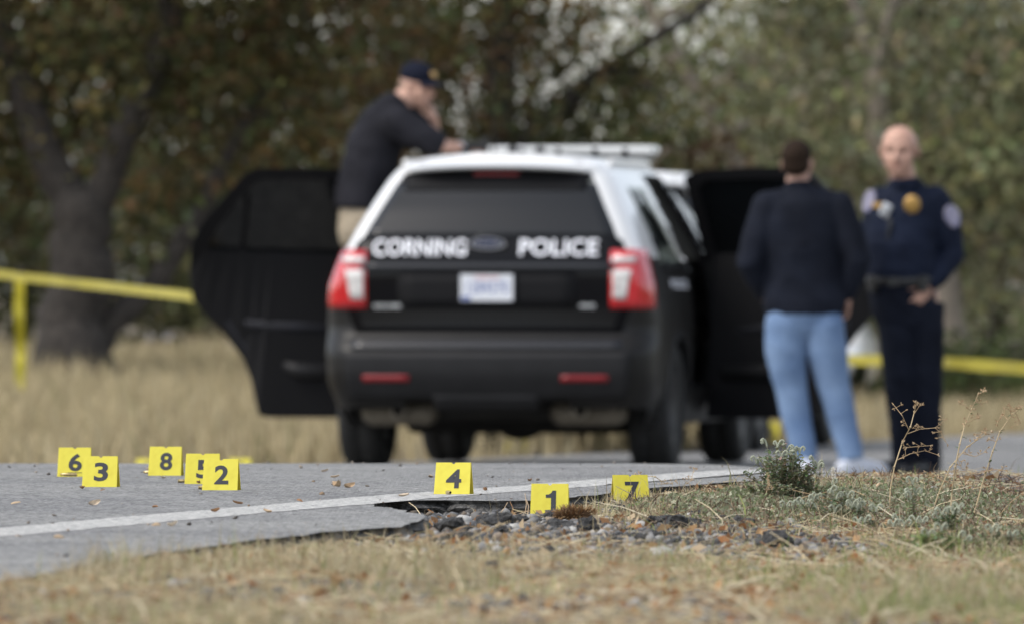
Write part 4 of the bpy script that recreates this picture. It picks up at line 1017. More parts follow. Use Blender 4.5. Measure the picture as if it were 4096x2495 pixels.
MB().tube([(-.105, -.118, 1.235), (0, -.146, 1.24), (.105, -.118, 1.235)], [.006, .006, .006], 6).build('yoke_seam', M_navy, pj)
c = MB()
c.tube([(.018, .01, .83), (.016, .005, .87), (.015, .0, .94)], [(.185, .12), (.195, .13), (.19, .12)], 20, ref=(0, 1, 0), round_ends=True)
for hp, m1, kn, m2, an in (((-.090, 0, .80), (-.090, .0, .66), (-.060, .015, .47), (-.025, .0, .28), (.018, -.03, .075)), ((.115, 0, .80), (.135, 0, .66), (.175, .01, .47), (.220, .0, .28), (.268, -.03, .075))):
    c.tube([(hp[0] * .9, hp[1], .90), hp, m1, kn, m2, an], [.095, .112, .106, .088, .075, .066], 16, round_ends=False)
remesh(c, 'jeans', .009, M_jean, pj, 7, (.005, 6))
shoe('shoe', (.018, -.03, .08), (-.05, 1, 0), M_sneak, pj, .29); shoe('shoe', (.270, -.03, .08), (.75, .62, 0), M_sneak, pj, .30)

# ---- uniformed officer, turned towards the camera
O = spot(2190 * 1.6623, 1893, 61.4); O.z = float(zroad(O.x, 61.4))
po = empty('person', O); tag(po, 'person in navy police uniform with gold badge, standing, head turned to camera', 'person')
b = MB()
T, Rm = head(b, (-.060, -.045, 1.745), R(-12), R(3), 1.10, 1.13)
b.tube([(-.02, .01, 1.50), (-.035, -.005, 1.58), (-.05, -.015, 1.66)], [.078, .070, .068], 14, round_ends=True)
b.tube([(-.04, 0, 1.0), (-.05, 0, 1.25), (-.02, 0, 1.48)], [(.15, .13), (.16, .13), (.15, .1)], 16, ref=(0, 1, 0), round_ends=True)
AR = ((.150, .02, 1.475), (.222, .03, 1.185), (.100, -.095, 1.015), (-.55, -.25, -.75), (-.55, -.6, .45))
AL = ((-.175, .02, 1.47), (-.185, .06, 1.20), (-.13, -.06, 1.05))
b.tube(AR[:3], [.05, .042, .031], 10, round_ends=True); hand(b, AR[2], AR[3], (-.4, .8, -.3), AR[4], 38, 1.12)
b.tube(AL[:3], [.05, .042, .03], 10, round_ends=True); hand(b, AL[2], (.5, -.4, -.4), (.3, .8, 0), (.2, -.3, .9), 40, 1.1)
LEG = (((-.075, .0, .97), (-.055, -.01, .52), (-.02, .03, .09)), ((.075, .02, .97), (.090, .0, .52), (.095, .05, .09)))
for L_ in LEG:
    b.tube(L_, [.08, .055, .04], 12, round_ends=True); an = L_[2]
    b.tube([an, (an[0], an[1], .05), (an[0] - .08, an[1] - .05, .035)], [.04, .04, .03], 10, round_ends=True)
body = remesh(b, 'body', .0065, M_skin, po, 2); face_bits(T, Rm, body, 1.1)
hr = MB(); hr.ball(T(0, .042, .030), (.081 * 1.1 * 1.13, .072 * 1.1, .075 * 1.1), 20, 14, Rm)
for q in (-1, 1): hr.ball(T(q * .078, .02, .018), (.014, .035, .035), 12, 8, Rm)
remesh(hr, 'hair', .008, M_short, po, 2)
c = MB()
c.tube([(-.040, -.01, 1.02), (-.045, -.02, 1.12), (-.048, -.025, 1.24), (-.035, -.005, 1.38), (-.025, .0, 1.48), (-.025, .0, 1.54), (-.03, -.004, 1.60)],
       [(.178, .158), (.190, .178), (.190, .175), (.20, .155), (.185, .120), (.12, .09), (.08, .078)], 24, ref=(0, 1, 0))
for sh_, el, wr in (AR[:3], AL[:3]):
    mid = [(sh_[k] * .45 + el[k] * .55) for k in range(3)]; m2 = [(el[k] * .45 + wr[k] * .55) for k in range(3)]
    sh2 = (sh_[0] * .87, sh_[1], sh_[2] - .005)
    c.tube([sh2, mid, el, m2, [el[k] * .12 + wr[k] * .88 for k in range(3)]], [.092, .088, .078, .064, .048], 16, round_ends=True)
shirt = remesh(c, 'shirt', .0085, M_unif, po, 5, (.005, 8))
cl = MB(); cl.tube([(-.10, -.075, 1.585), (-.055, -.105, 1.56), (-.03, -.095, 1.535)], [.018, .016, .008], 8).tube([(.045, -.065, 1.59), (.0, -.10, 1.56), (-.025, -.095, 1.535)], [.018, .016, .008], 8)
cl.build('collar', M_unif, po, smooth=True)
MB().lathe([(0, .012), (.030, .010), (.042, .004), (.046, -.006)], 12, Matrix.Translation((.005, -.158, 1.455)) @ Matrix.Rotation(R(100), 4, 'X') @ Matrix.Diagonal((1, 1.15, 1, 1))).build('badge', M_gold, shirt, smooth=True)
mic = MB().box((-.135, -.140, 1.425), (.055, .03, .075), rz=R(-25), ry=R(25), bev=.01).build('shoulder_microphone', M_silver, po)
MB().tube([(-.12, -.158, 1.39), (-.11, -.178, 1.35), (-.12, -.178, 1.30), (-.13, -.17, 1.25)], [.010, .012, .008, .006], 6).build('microphone_cord', M_belt, mic)
MB().box((-.178, -.085, 1.452), (.06, .02, .03), rz=R(-45), bev=.004).build('name_bar', M_gold, po)
pt = []
for k in range(20):
    a = 2 * math.pi * k / 20; pt.append((.046 * math.cos(a), .058 * math.sin(a) - (.010 if math.sin(a) < -.6 else 0)))
for (px_, py_, pz_), rz_, rx_ in (((.226, -.052, 1.400), R(32), R(-12)), ((-.222, -.028, 1.48), R(-55), R(-12))):
    m_ = MB().prism(pt, -.004, .016); o = m_.build('shoulder_patch', M_patch, po); o.location = (px_, py_, pz_); o.rotation_euler = (rx_, R(-14) if rz_ > 0 else R(14), rz_)
c = MB()
c.tube([(-.03, .0, .88), (-.045, -.005, .97), (-.055, -.01, 1.05)], [(.172, .135), (.175, .148), (.17, .15)], 20, ref=(0, 1, 0), round_ends=True)
for hp, kn, an in LEG:
    m1 = [hp[k] * .6 + kn[k] * .4 for k in range(3)]; m2 = [kn[k] * .5 + an[k] * .5 for k in range(3)]
    c.tube([(hp[0], hp[1], .92), m1, kn, m2, (an[0], an[1], .05)], [.112, .105, .086, .078, .074], 16)
remesh(c, 'trousers', .009, M_upant, po, 4, (.005, 9))
bl_ = MB(); n_ = 28
pts = [Vector((-.042 + .190 * math.cos(2 * math.pi * k / n_), -.012 + .170 * math.sin(2 * math.pi * k / n_), 1.045)) for k in range(n_ + 1)]
bl_.tube(pts, [(.008, .026)] * len(pts), 6, cap=False, ref=(0, 0, 1)); belt = bl_.build('duty_belt', M_belt, po)
MB().box((-.10, -.175, 1.04), (.06, .03, .05), bev=.006).build('buckle', M_belt, belt)
for q in ((-.20, -.10), (.06, -.15)): MB().box((q[0], q[1], 1.03), (.06, .04, .09), rz=R(-40 if q[0] < 0 else 30), bev=.01).build('belt_pouch', M_belt, belt)
shoe('boot', (-.02, .03, .10), (-.80, -.45, 0), M_boot, po, .31, .055); shoe('boot', (.095, .05, .10), (-.55, -.8, 0), M_boot, po, .31, .055)

# ---- man in cap leaning over the roof, standing on the door sill
cz = CAR_Z
Lx = spot(930 * 1.6623, 1155, 67.15); L0 = Vector((Lx.x, 67.15, cz))
pm = empty('person', L0); tag(pm, 'person in black polo shirt and cap standing on door sill, leaning over car roof', 'person')
def q2(px, py): return (px - 930) * 1.6623 / 677.7, (1155 - py * 1.6623) / 677.7 + .5 - cz     # photo (half scale) -> local x, height
def Q(px, py, y): x, z = q2(px, py); return Vector((x, y, z))
b = MB()
HCn = Q(1003, 210, 0.06)
T, Rm = head(b, HCn, R(62), R(8), 1.04)
b.tube([Q(935, 285, .02), Q(965, 245, .035), Q(985, 228, .05)], [.078, .070, .064], 14, round_ends=True)
b.tube([Q(880, 500, 0), Q(885, 420, 0), Q(905, 340, .01), Q(940, 280, .02)], [(.13, .15), (.125, .15), (.125, .16), (.09, .12)], 16, ref=(0, 1, 0), round_ends=True)
near = (Q(965, 305, -.15), Q(1055, 352, -.17), Q(1115, 358, .02))
farA = (Q(985, 300, .19), Q(1055, 350, .26), Q(1042, 285, .12))
b.tube(near, [.046, .044, .032], 12, round_ends=True); hand(b, near[2], (.8, .5, 0), (0, .1, -1), (.3, .8, .2), 18)
b.tube(farA, [.050, .044, .032], 12, round_ends=True); hand(b, farA[2], (-.25, -.3, .85), (-.8, -.2, 0), (-.4, -.9, .3), 45)
LEGS = ((Q(885, 510, -.09), Vector((.06, -.08, 1.02)), Vector((.10, -.06, .58))), (Q(885, 510, .10), Vector((.06, .12, 1.02)), Vector((.10, .12, .58))))
for L_ in LEGS:
    b.tube(L_, [.085, .058, .042], 12, round_ends=True); an = L_[2]
    b.tube([an, an + Vector((0, 0, -.05)), an + Vector((.09, 0, -.065))], [.042, .042, .032], 10, round_ends=True)
body = remesh(b, 'body', .0065, M_skin, pm, 2); face_bits(T, Rm, body, 1.04)
MB().tube([T(-.02, -.10, -.075), T(0, -.102, -.095), T(.02, -.10, -.075)], [.006, .012, .006], 8).build('goatee', M_short, body, smooth=True)
hr = MB(); hr.ball(T(0, .05, -.005), (.080, .062, .062), 16, 10, Rm); remesh(hr, 'hair', .008, M_short, pm, 2)
c = MB(); c.ball(T(0, .008, .070), (.089, .108, .082), 22, 14, Rm)
cap = remesh(c, 'cap', .008, M_cap, pm, 2)
br = []
for k in range(13):
    a = R(-62 + 124 * k / 12); br.append((math.sin(a), math.cos(a)))
vs = []; fs = []
for k, (sx, cx_) in enumerate(br):
    for o_, zz in ((.085, .055), (.085, .049), (.172, .030), (.172, .036)):
        r_ = o_ if o_ < .1 else .085 + .087 * max(.25, cx_)
        vs.append(T(sx * r_ * .92, -cx_ * r_ - .012, zz - .02 * abs(sx)))
for k in range(12):
    for i in range(4): a = k * 4; fs.append((a + i, a + (i + 1) % 4, a + 4 + (i + 1) % 4, a + 4 + i))
fs += [(0, 1, 2, 3), (48, 51, 50, 49)]
MB().add(vs, fs).build('brim', M_cap, cap); MB().box(T(0, -.098, .085), (.05, .012, .035), rz=R(62), rx=R(-20), bev=.004).build('cap_emblem', M_gold, cap)
c = MB()
c.tube([Q(873, 502, 0), Q(875, 470, 0), Q(888, 410, .0), Q(902, 350, .01), Q(925, 300, .02), Q(950, 262, .03), Q(968, 246, .04)],
       [(.165, .20), (.168, .20), (.166, .20), (.165, .205), (.150, .19), (.110, .125), (.082, .082)], 24, ref=(0, 1, 0))
for A in (near, farA):
    s2_ = A[0].lerp(A[1], -.1); c.tube([s2_, A[0].lerp(A[1], .35), A[0].lerp(A[1], .80)], [.108, .100, .084], 16, round_ends=True)
remesh(c, 'polo_shirt', .0085, M_polo, pm, 5, (.006, 8))
c = MB(); c.tube([Q(872, 560, 0), Q(874, 520, 0), Q(875, 488, 0)], [(.145, .175), (.142, .18), (.135, .17)], 20, ref=(0, 1, 0), round_ends=True)
for hp, kn, an in LEGS: c.tube([hp, hp.lerp(kn, .5), kn, kn.lerp(an, .5), an], [.115, .105, .088, .078, .07], 16)
remesh(c, 'trousers', .009, M_khaki, pm, 4, (.005, 9))
MB().lathe([(.036, -.012), (.040, -.008), (.040, .008), (.036, .012)], 16, Matrix.Translation(near[1].lerp(near[2], .86)) @ (near[2] - near[1]).to_track_quat('Z', 'Y').to_matrix().to_4x4()).build('wristwatch', M_chrome, pm, smooth=True)
for L_ in LEGS:
    o = shoe('boot', (0, 0, .09), (1, 0, 0), M_boot, pm, .30, .052); o.location = L_[2] - Vector((0, 0, .09))
# dark radio lying on the roof by his hand
gl_ = MB().box((0, 0, .03), (.16, .09, .055), bev=.015).box((.06, .0, .06), (.05, .07, .03), bev=.01).build('handheld_radio', M_glove)
gl_.location = Q(1143, 362, .02) + L0; tag(gl_, 'small black handset lying on the white roof beside the light bar', 'radio')

# ------------------------------------------------------------------ evidence markers
def marker_mat():
    m, n, l, p = newmat('yellow_marker_plastic')
    p.inputs['Base Color'].default_value = (.74, .66, .06, 1); p.inputs['Roughness'].default_value = .5
    tc = n.new('ShaderNodeTexCoord'); nz = n.new('ShaderNodeTexNoise'); nz.inputs['Scale'].default_value = 40; nz.inputs['Detail'].default_value = 4
    l.new(tc.outputs['Object'], nz.inputs['Vector']); rp = n.new('ShaderNodeValToRGB')
    rp.color_ramp.elements[0].position = .3; rp.color_ramp.elements[1].position = .55
    rp.color_ramp.elements[0].color = (.68, .60, .05, 1); rp.color_ramp.elements[1].color = (.74, .67, .065, 1)
    l.new(nz.outputs['Fac'], rp.inputs['Fac']); l.new(rp.outputs[0], p.inputs['Base Color'])
    tr = n.new('ShaderNodeBsdfTranslucent'); tr.inputs['Color'].default_value = (.85, .55, .02, 1)
    mx = n.new('ShaderNodeMixShader'); mx.inputs[0].default_value = .18
    l.new(p.outputs[0], mx.inputs[1]); l.new(tr.outputs[0], mx.inputs[2]); l.new(mx.outputs[0], n['Material Output'].inputs['Surface'])
    return m
M_mark = marker_mat(); M_ink = mat('marker_ink', (.022, .024, .034), .6)
MW, MH, MT = .0870, .0775, .0016; LEAN = .021          # panel width, height, thickness, how far the foot stands out
NUM_BOX = {'1': (.024, .047), '2': (.036, .047), '3': (.036, .047), '4': (.038, .046), '5': (.037, .047), '6': (.036, .047), '7': (.036, .046), '8': (.034, .047)}
def marker(num, x, d, rz, label, z=None, group='numbered evidence markers'):
    z = z if z is not None else float(zroad(x, d))
    t = empty('evidence_marker', (x, d, z), rz); tag(t, label, 'evidence marker', group)
    def panel(sg):
        mb = MB(); hw = MW / 2; nt = .0045
        top = [(-hw, MH)] + [(-nt, MH)] + [(nt * math.sin(R(a)), MH - nt * math.cos(R(a)) * .9) for a in (-60, -30, 0, 30, 60)] + [(nt, MH)] + [(hw, MH)]
        poly = [(hw, 0), (-hw, 0)] + top
        def pt(x_, h, o): return (x_ * (1 + .03 * (1 - h / MH)), sg * (LEAN * (1 - h / MH) + .0006) + o, h)
        n = len(poly); vs = [pt(a, h, 0) for a, h in poly] + [pt(a, h, sg * MT) for a, h in poly]
        mb.add(vs, [tuple(range(n)), tuple(reversed(range(n, 2 * n)))] + [(i, n + i, n + (i + 1) % n, (i + 1) % n) for i in range(n)])
        return mb
    fp = panel(-1).build('front_panel', M_mark, t); bp = panel(1).build('back_panel', M_mark, t)
    w, h = NUM_BOX[num]; V_, F_ = text_mesh(num, .028) if num != '1' else ([(.52, 0), (1, 0), (1, 1), (.66, 1), (.52, .88), (.30, .81), (0, .80), (0, .64), (.52, .64)], [[0, 1, 2, 3, 4, 8], [8, 4, 5, 6, 7]]); z0 = (MH - h) * .48
    def numeral(sg, par):
        vs = []
        for a, b_ in V_:
            hh = z0 + b_ * h; vs.append(((-w / 2 + a * w) * -sg + .003, sg * (LEAN * (1 - hh / MH) + .0006 + MT + .0007), hh))
        me = bpy.data.meshes.new('numeral'); me.from_pydata(vs, [], F_); link('numeral', me, M_ink, par)
    numeral(-1, fp); numeral(1, bp)
    if num == '6':
        hh = z0 - .004; y = -(LEAN * (1 - hh / MH) + .0006 + MT + .0007)
        MB().box((.003, y, hh), (.038, .0005, .0014)).build('underline', M_ink, fp)
    return t
def road_pt(px, py, z=0.0):
    d = 28.0
    for _ in range(40):
        x = (px - 2048) / FPX * d; zz = float(zroad(x, d)) + z; d = .5 * d + .5 * FPX * (HC - zz) / (py - YH)
    return (px - 2048) / FPX * d, d
MK = [('6', 300, 1904, -7, 'yellow evidence marker 6, its number underlined'), ('3', 404, 1945, -9, 'yellow evidence marker 3 overlapping the underlined one'),
      ('8', 664, 1900, -9, 'yellow evidence marker 8 standing between markers 6 and 5'), ('5', 812, 1933, -6, 'yellow evidence marker 5, half hidden by marker 2'),
      ('2', 886, 1958, -10, 'yellow evidence marker 2 hiding part of the 5'), ('4', 1815, 1975, -13, 'yellow evidence marker 4 on the white line at the broken edge')]
for n_, px, py, rz, lb_ in MK:
    x, d = road_pt(px, py); marker(n_, x, d, R(rz), lb_)
x, d = road_pt(2200, 2066, -.033); marker('1', x, d, R(-5), 'yellow evidence marker 1 standing in the gravel hole', z=zg(x, d) - .004)
x, d = road_pt(2520, 2006, -.02); marker('7', x, d, R(13), 'yellow evidence marker 7 among low weeds', z=max(zg(x, d), -.045) - .003)
# farther, blurred markers round the car
FM = [('3', 960, 58.5, 'small yellow marker on the road left of the SUV rear wheel'), ('5', 1955, 75.0, 'yellow marker seen under the SUV, beside another one'),
      ('2', 2072, 74.0, 'yellow marker standing under the front of the SUV'), ('8', 590, 58.0, 'small yellow marker on the road behind marker 8'), ('4', 3300, 80.0, 'yellow marker between the legs of the man in jeans'), ('6', 3075, 79.0, 'yellow marker beyond the SUV front wheel')]
for n_, px, d, lb_ in FM:
    x = at_d(px, d); o = marker(n_, x, d, R(-8), lb_, z=float(zroad(x, d)) - .002, group='far evidence markers')
    o.scale = (1.7, 1.7, 1.7) if px > 1900 else (1.3, 1.3, 1.3)

# ------------------------------------------------------------------ casings
M_brass = mat('tarnished_brass', (.42, .33, .17), .35, metal=.85, var=.45, vscale=90)
M_dark = mat('casing_mouth', (.01, .01, .01), .9)
prof = [(0, .0), (.0046, 0), (.0048, .0004), (.0048, .0012), (.0042, .0016), (.0042, .0028), (.0047, .0036), (.0046, .030), (.0044, .0355), (.0032, .039), (.0032, .0447), (.0028, .0447), (.0027, .040), (.0, .039)]
CS = [(247, 304, 1905, 0, 'spent casing lying under the underlined 6'), (328, 399, 1941, 0, 'spent brass casing at the foot of marker 3'), (573, 640, 1896, 0, 'pale spent casing left of marker 8'),
      (709, 782, 1931, 1, 'spent casing with its mouth towards marker 5'), (794, 863, 1957, 1, 'spent casing touching the lower left corner of marker 2'), (1789, 1789, 1977, 2, 'spent casing end on at the foot of marker 4')]
for x0, x1, py, k, lb_ in CS:
    X_, D_ = road_pt((x0 + x1) / 2, py)
    o = MB().lathe(prof[:13], 18).build('bullet_casing', M_brass, smooth=True); tag(o, lb_, 'casing', 'spent casings beside the markers')
    m_ = MB().lathe([(.0028, .0447), (.0027, .0405), (.0, .0405)], 14).build('mouth', M_dark, o)
    ang = {0: R(180 - 12), 1: R(8), 2: R(-80)}[k]
    dv = Vector((math.cos(ang), math.sin(ang), .015 if k != 2 else .0)); o.rotation_euler = dv.to_track_quat('Z', 'Y').to_euler()
    c0 = Vector((X_, D_, float(zroad(X_, D_)) + .0062)); o.location = c0 - dv * .022
    if k == 2: o.location = c0 + Vector((0, .0, 0))

# ------------------------------------------------------------------ police tape
M_tape = mat('yellow_tape', (.42, .36, .022), .45, var=.15, vscale=3)
M_tink = mat('tape_print', (.10, .09, .03), .5)
def tape(pts, w, label, segs=40, twist=0.0, prints=True):
    P = [Vector(p) for p in pts]; vs = []; fs = []; n = 0
    for i in range(len(P) - 1):
        k = max(2, segs // (len(P) - 1))
        for j in range(k + (i == len(P) - 2)):
            t = j / k; q = P[i].lerp(P[i + 1], t); L = (P[i + 1] - P[i]).normalized()
            up = Vector((0, 0, 1)) if abs(L.z) < .7 else Vector((1, 0, 0)); a = twist * math.sin(n * .55) + .12 * n2(n * .3, i, 1., 5.)
            side = L.cross(up).normalized(); u = up * math.cos(a) + side * math.sin(a)
            q = q + side * .01 * math.sin(n * .8)
            ww = w * (1 - .05 * abs(math.sin(n * .5)))
            for s_, o_ in ((-.5, -.0006), (.5, -.0006), (.5, .0006), (-.5, .0006)): vs.append(q + u * ww * s_ + side * o_)
            if n:
                b_ = n * 4
                for m_ in range(4): fs.append((b_ - 4 + m_, b_ - 4 + (m_ + 1) % 4, b_ + (m_ + 1) % 4, b_ + m_))
            n += 1
    o = MB().add(vs, fs).build('police_tape', M_tape); tag(o, label, 'tape', 'police tape strung round the scene')
    if prints:
        mb = MB()
        for i in range(2, n - 3, 5):
            a = [Vector(vs[i * 4]), Vector(vs[i * 4 + 1]), Vector(vs[(i + 2) * 4 + 1]), Vector(vs[(i + 2) * 4])]
            o_ = Vector((0, -.003, 0)); mb.add([a[0].lerp(a[1], .3) + o_, a[0].lerp(a[1], .7) + o_, a[3].lerp(a[2], .7) + o_, a[3].lerp(a[2], .3) + o_], [(0, 1, 2, 3)])
        mb.build('print_bar', M_tink, o, fixn=False)
    return o
def S2(px, py, d): return spot(px * 1.6623, py * 1.6623, d)
tape([S2(-60, 653, 92), S2(60, 668, 88), S2(240, 688, 82), S2(440, 711, 74), S2(560, 728, 71)], .062, 'yellow tape running behind the open left door to the oak', prints=False)
tape([S2(47, 664, 90), S2(46, 760, 90), S2(50, 850, 90.1), S2(46, 940, 90)], .085, 'yellow tape end hanging straight down over the dry grass', 24, .25, prints=False)
tape([S2(1780, 828, 90), S2(2050, 865, 84), S2(2260, 870, 78), S2(2464, 886, 66), S2(2560, 893, 62)], .078, 'yellow tape stretched behind the officer to the right', prints=False)
# stake that the hanging tape is tied to
st = MB(); bz = zg(at_d(38 * 1.6623, 90.3), 90.3)
st.tube([(0, 0, -.1), (.01, 0, .6), (0, .01, 1.16)], [.022, .020, .016], 8)
o = st.build('wooden_stake', M_wood); o.location = (at_d(47 * 1.6623, 90.3), 90.3, bz); tag(o, 'thin dark wooden stake behind the hanging tape end', 'stake')

# ------------------------------------------------------------------ small litter on the road: dead leaves
M_dry = [mat('dead_leaf_tan', (.48, .35, .22), .8, var=.25, vscale=90), mat('dead_leaf_brown', (.26, .14, .065), .8, var=.35, vscale=90), mat('dead_leaf_pale', (.58, .48, .36), .8, var=.2, vscale=90)]
def dead_leaf(L, W, curl):
    mb = MB(); n = 7; vs = []; fs = []
    for i in range(n):
        t = i / (n - 1); w = W * math.sin(math.pi * (t * .92 + .04)) ** .8
        zc = curl * L * (2 * t - 1) ** 2
        for s_ in (-1, -.5, 0, .5, 1): vs.append((L * (t - .5), w * s_ * .5 * (1 - .3 * abs(curl)), zc + abs(s_) ** 1.5 * W * (.25 + .9 * curl) * (.6 + .4 * math.sin(3 * t))))
    for i in range(n - 1):
        for k in range(4): b_ = i * 5 + k; fs.append((b_, b_ + 1, b_ + 6, b_ + 5))
    nn = len(vs); vs2 = [(a, b_, c_ - .0006) for a, b_, c_ in vs]; fs += [tuple(reversed([i + nn for i in f])) for f in fs]
    return mb.add(vs + vs2, fs)
LV = [(1358, 1948, .042, .9, 0, 'pale curled leaf pair'), (1392, 1952, .034, .7, 0, ''), (1340, 1910, .022, .3, 0, ''), (1300, 1886, .022, .3, 0, ''), (1615, 1986, .030, .25, 2, ''), (1948, 1962, .022, .8, 1, ''),
      (2120, 1926, .020, .6, 1, ''), (330, 1956, .028, .4, 1, ''), (372, 2020, .030, .7, 2, ''), (62, 2016, .024, .2, 0, ''), (862, 2048, .034, .3, 1, ''), (625, 2100, .034, .4, 0, ''), (690, 2106, .03, .5, 2, ''),
      (652, 1914, .016, .5, 2, ''), (800, 1934, .018, 1.0, 1, ''), (410, 1966, .012, .3, 1, ''), (240, 2150, .032, .4, 0, ''), (1725, 1908, .03, .2, 0, ''), (620, 2030, .02, .3, 1, ''), (950, 2016, .026, .3, 1, ''), (1070, 2050, .022, .4, 0, ''), (1200, 2005, .018, .5, 1, '')]
where = ['curled up on the asphalt between markers 2 and 4', 'folded beside the curled one between markers 2 and 4', 'lying flat behind the curled pair of leaves', 'flat near the crest of the road', 'arched on the white line left of marker 4', 'small and upright on the line right of marker 4',
         'small on the road behind marker 1', 'curled in front of marker 3', 'pale, tipped up in front of marker 3', 'flat on the asphalt left of the casings', 'on the white line below marker 2', 'tan, below the white line', 'pale, just below the white line', 'tiny and pale in front of marker 8', 'curled between markers 5 and 2', 'tiny, in front of marker 3', 'pale on the asphalt shoulder', 'faint flat one in front of the SUV', 'small, above the white line', 'flat, above the white line', 'on the edge of the white line', 'small, near the middle of the lane']
for (px, py, L, cu, mi, _), wh in zip(LV, where):
    x, d = road_pt(px, py); o = dead_leaf(L * rnd.uniform(.95, 1.15), L * .5, cu * .35).build('dead_leaf', M_dry[mi], smooth=True)
    o.location = (x, d, float(zroad(x, d)) + .0025); o.rotation_euler = (R(rnd.uniform(-14, 14)) + (R(40) if cu > .6 else (R(180) if rnd.random() < .55 else 0)), R(rnd.uniform(-14, 14)), rnd.uniform(-1.4, 1.4)); o.location.z += .004 if abs(o.rotation_euler.x) > 2 else 0
    tag(o, 'dead leaf ' + wh, 'leaf', 'dead leaves on the road')
# grit on the asphalt
def stones(P, S, C, squash=.65):
    """20-faced rough stones in one mesh"""
    bm = bmesh.new(); bmesh.ops.create_icosphere(bm, subdivisions=1, radius=1); B = np.array([v.co[:] for v in bm.verts]); FF = np.array([[v.index for v in f.verts] for f in bm.faces]); bm.free()
    n = len(P); k = len(B)
    V = B[None] * rng.uniform(.72, 1.22, (n, k, 1)) * S[:, None, None] * np.stack([rng.uniform(.8, 1.35, n), rng.uniform(.7, 1.15, n), rng.uniform(.5, .9, n) * squash / .65], 1)[:, None, :]
    a = rng.uniform(0, 2 * np.pi, n); c, s = np.cos(a)[:, None], np.sin(a)[:, None]
    x = V[:, :, 0] * c - V[:, :, 1] * s; y = V[:, :, 0] * s + V[:, :, 1] * c; tl = rng.uniform(-.5, .5, n)[:, None]
    z = V[:, :, 2] * np.cos(tl) + x * np.sin(tl)
    V = np.stack([x, y, z], 2) + P[:, None, :]
    return V.reshape(-1, 3), (FF[None] + np.arange(n)[:, None, None] * k).reshape(-1, 3), np.repeat(C, k, 0)
M_stone = leafmat('gravel_stone', .85, .0, .3)
GREY = np.array([(.15, .15, .15), (.22, .215, .205), (.08, .08, .083), (.30, .29, .275), (.12, .115, .11), (.05, .05, .05), (.19, .155, .12)])
n_ = 520; D = rng.uniform(18, 38, n_); X = rng.uniform(-.055, .05, n_) * D; k_ = X < xedge(D) - .05; X, D = X[k_], D[k_]
S = rng.exponential(.0022, len(X)) + .0012; P = np.stack([X, D, zroad(X, D) + S * .3], 1)
V, F, C = stones(P, np.minimum(S, .007), GREY[rng.integers(0, 7, len(X))] * np.array([1.2, 1.05, .9]))
tag(link('road_grit', mesh_np('road_grit', V, F, col=C), M_stone), 'fine grit scattered over the asphalt', 'grit', kind='stuff')

# ------------------------------------------------------------------ gravel of the hole and verge
def in_hole_weight(x, d):
    h = min(1, 1.2 * math.exp(-((x + .04) / .30) ** 2 - ((d - 25.6) / 2.1) ** 2))
    band = math.exp(-((d - 24.2) / 1.6) ** 2) * (1 if -.35 < x < .75 else .25)
    return max(h, band * .8)
def is_road(x, d):
    if d < 22.8 or d > 28.2: return x < float(xedge(d))
    c = False; n = len(_poly)
    j = n - 1
    for i in range(n):
        xi, yi = _poly[i]; xj, yj = _poly[j]
        if (yi > d) != (yj > d) and x < (xj - xi) * (d - yi) / (yj - yi) + xi: c = not c
        j = i
    return c
_poly = [(-9, 20)] + [p for p in EDGE if 20 < p[1] < 31.5] + [(-9, 31)]
PX = []; 
while len(PX) < 13000:
    d = rnd.uniform(16.5, 36); x = rnd.uniform(-.055, .055) * d
    w = in_hole_weight(x, d)
    if d > 29.5 and x > float(xedge(d)): w = max(w, .35 if x < float(xedge(d)) + .9 else .1)
    w = max(w, .55 * math.exp(-((x - .12) / .36) ** 2 - ((d - 18.6) / 1.3) ** 2))
    if d < 20: w = max(w, .14 + .25 * max(0, n2(x, d * .5, 2.3, 3.)))
    w = max(w, .06)
    if rnd.random() > w or is_road(x - .01, d): continue
    PX.append((x, d))
PX = np.array(PX); S = np.clip(rng.lognormal(math.log(.0045), .6, len(PX)), .0018, .017)
P = np.stack([PX[:, 0], PX[:, 1], np.array([zg(x, d) for x, d in PX]) + S * .25], 1)
V, F, C = stones(P, S, GREY[rng.integers(0, 7, len(PX))] * rng.uniform(.7, 1.3, (len(PX), 1)))
tag(link('verge_gravel', mesh_np('verge_gravel', V, F, col=C), M_stone), 'loose grey gravel in the hole and along the verge', 'gravel', kind='stuff')
# bigger lumps that can be picked out
def lump(r, sq=.7, rough=.3, sub=3, sd=0.):
    bm = bmesh.new(); bmesh.ops.create_icosphere(bm, subdivisions=sub, radius=r)
    for v in bm.verts:
        q = v.co / r; k = 1 + rough * mnoise.noise(q * 1.6 + Vector((sd, sd * .7, 0))) + rough * .45 * mnoise.noise(q * 4.5 + Vector((sd, 0, 3))) + rough * .2 * mnoise.noise(q * 11 + Vector((0, sd, 1)))
        v.co = v.co * k; v.co.z *= sq
    me = bpy.data.meshes.new('lump'); bm.to_mesh(me); bm.free(); return me
M_chunk = mat('asphalt_rubble', (.075, .073, .07), .9, col2=(.028, .028, .028), vscale=60, bump=1.0, bscale=130)
M_pebble = mat('grey_pebble', (.20, .205, .205), .7, var=.3, vscale=70, bump=.3, bscale=150)
M_pebw = mat('white_pebble', (.40, .39, .365), .7, var=.15, vscale=70)
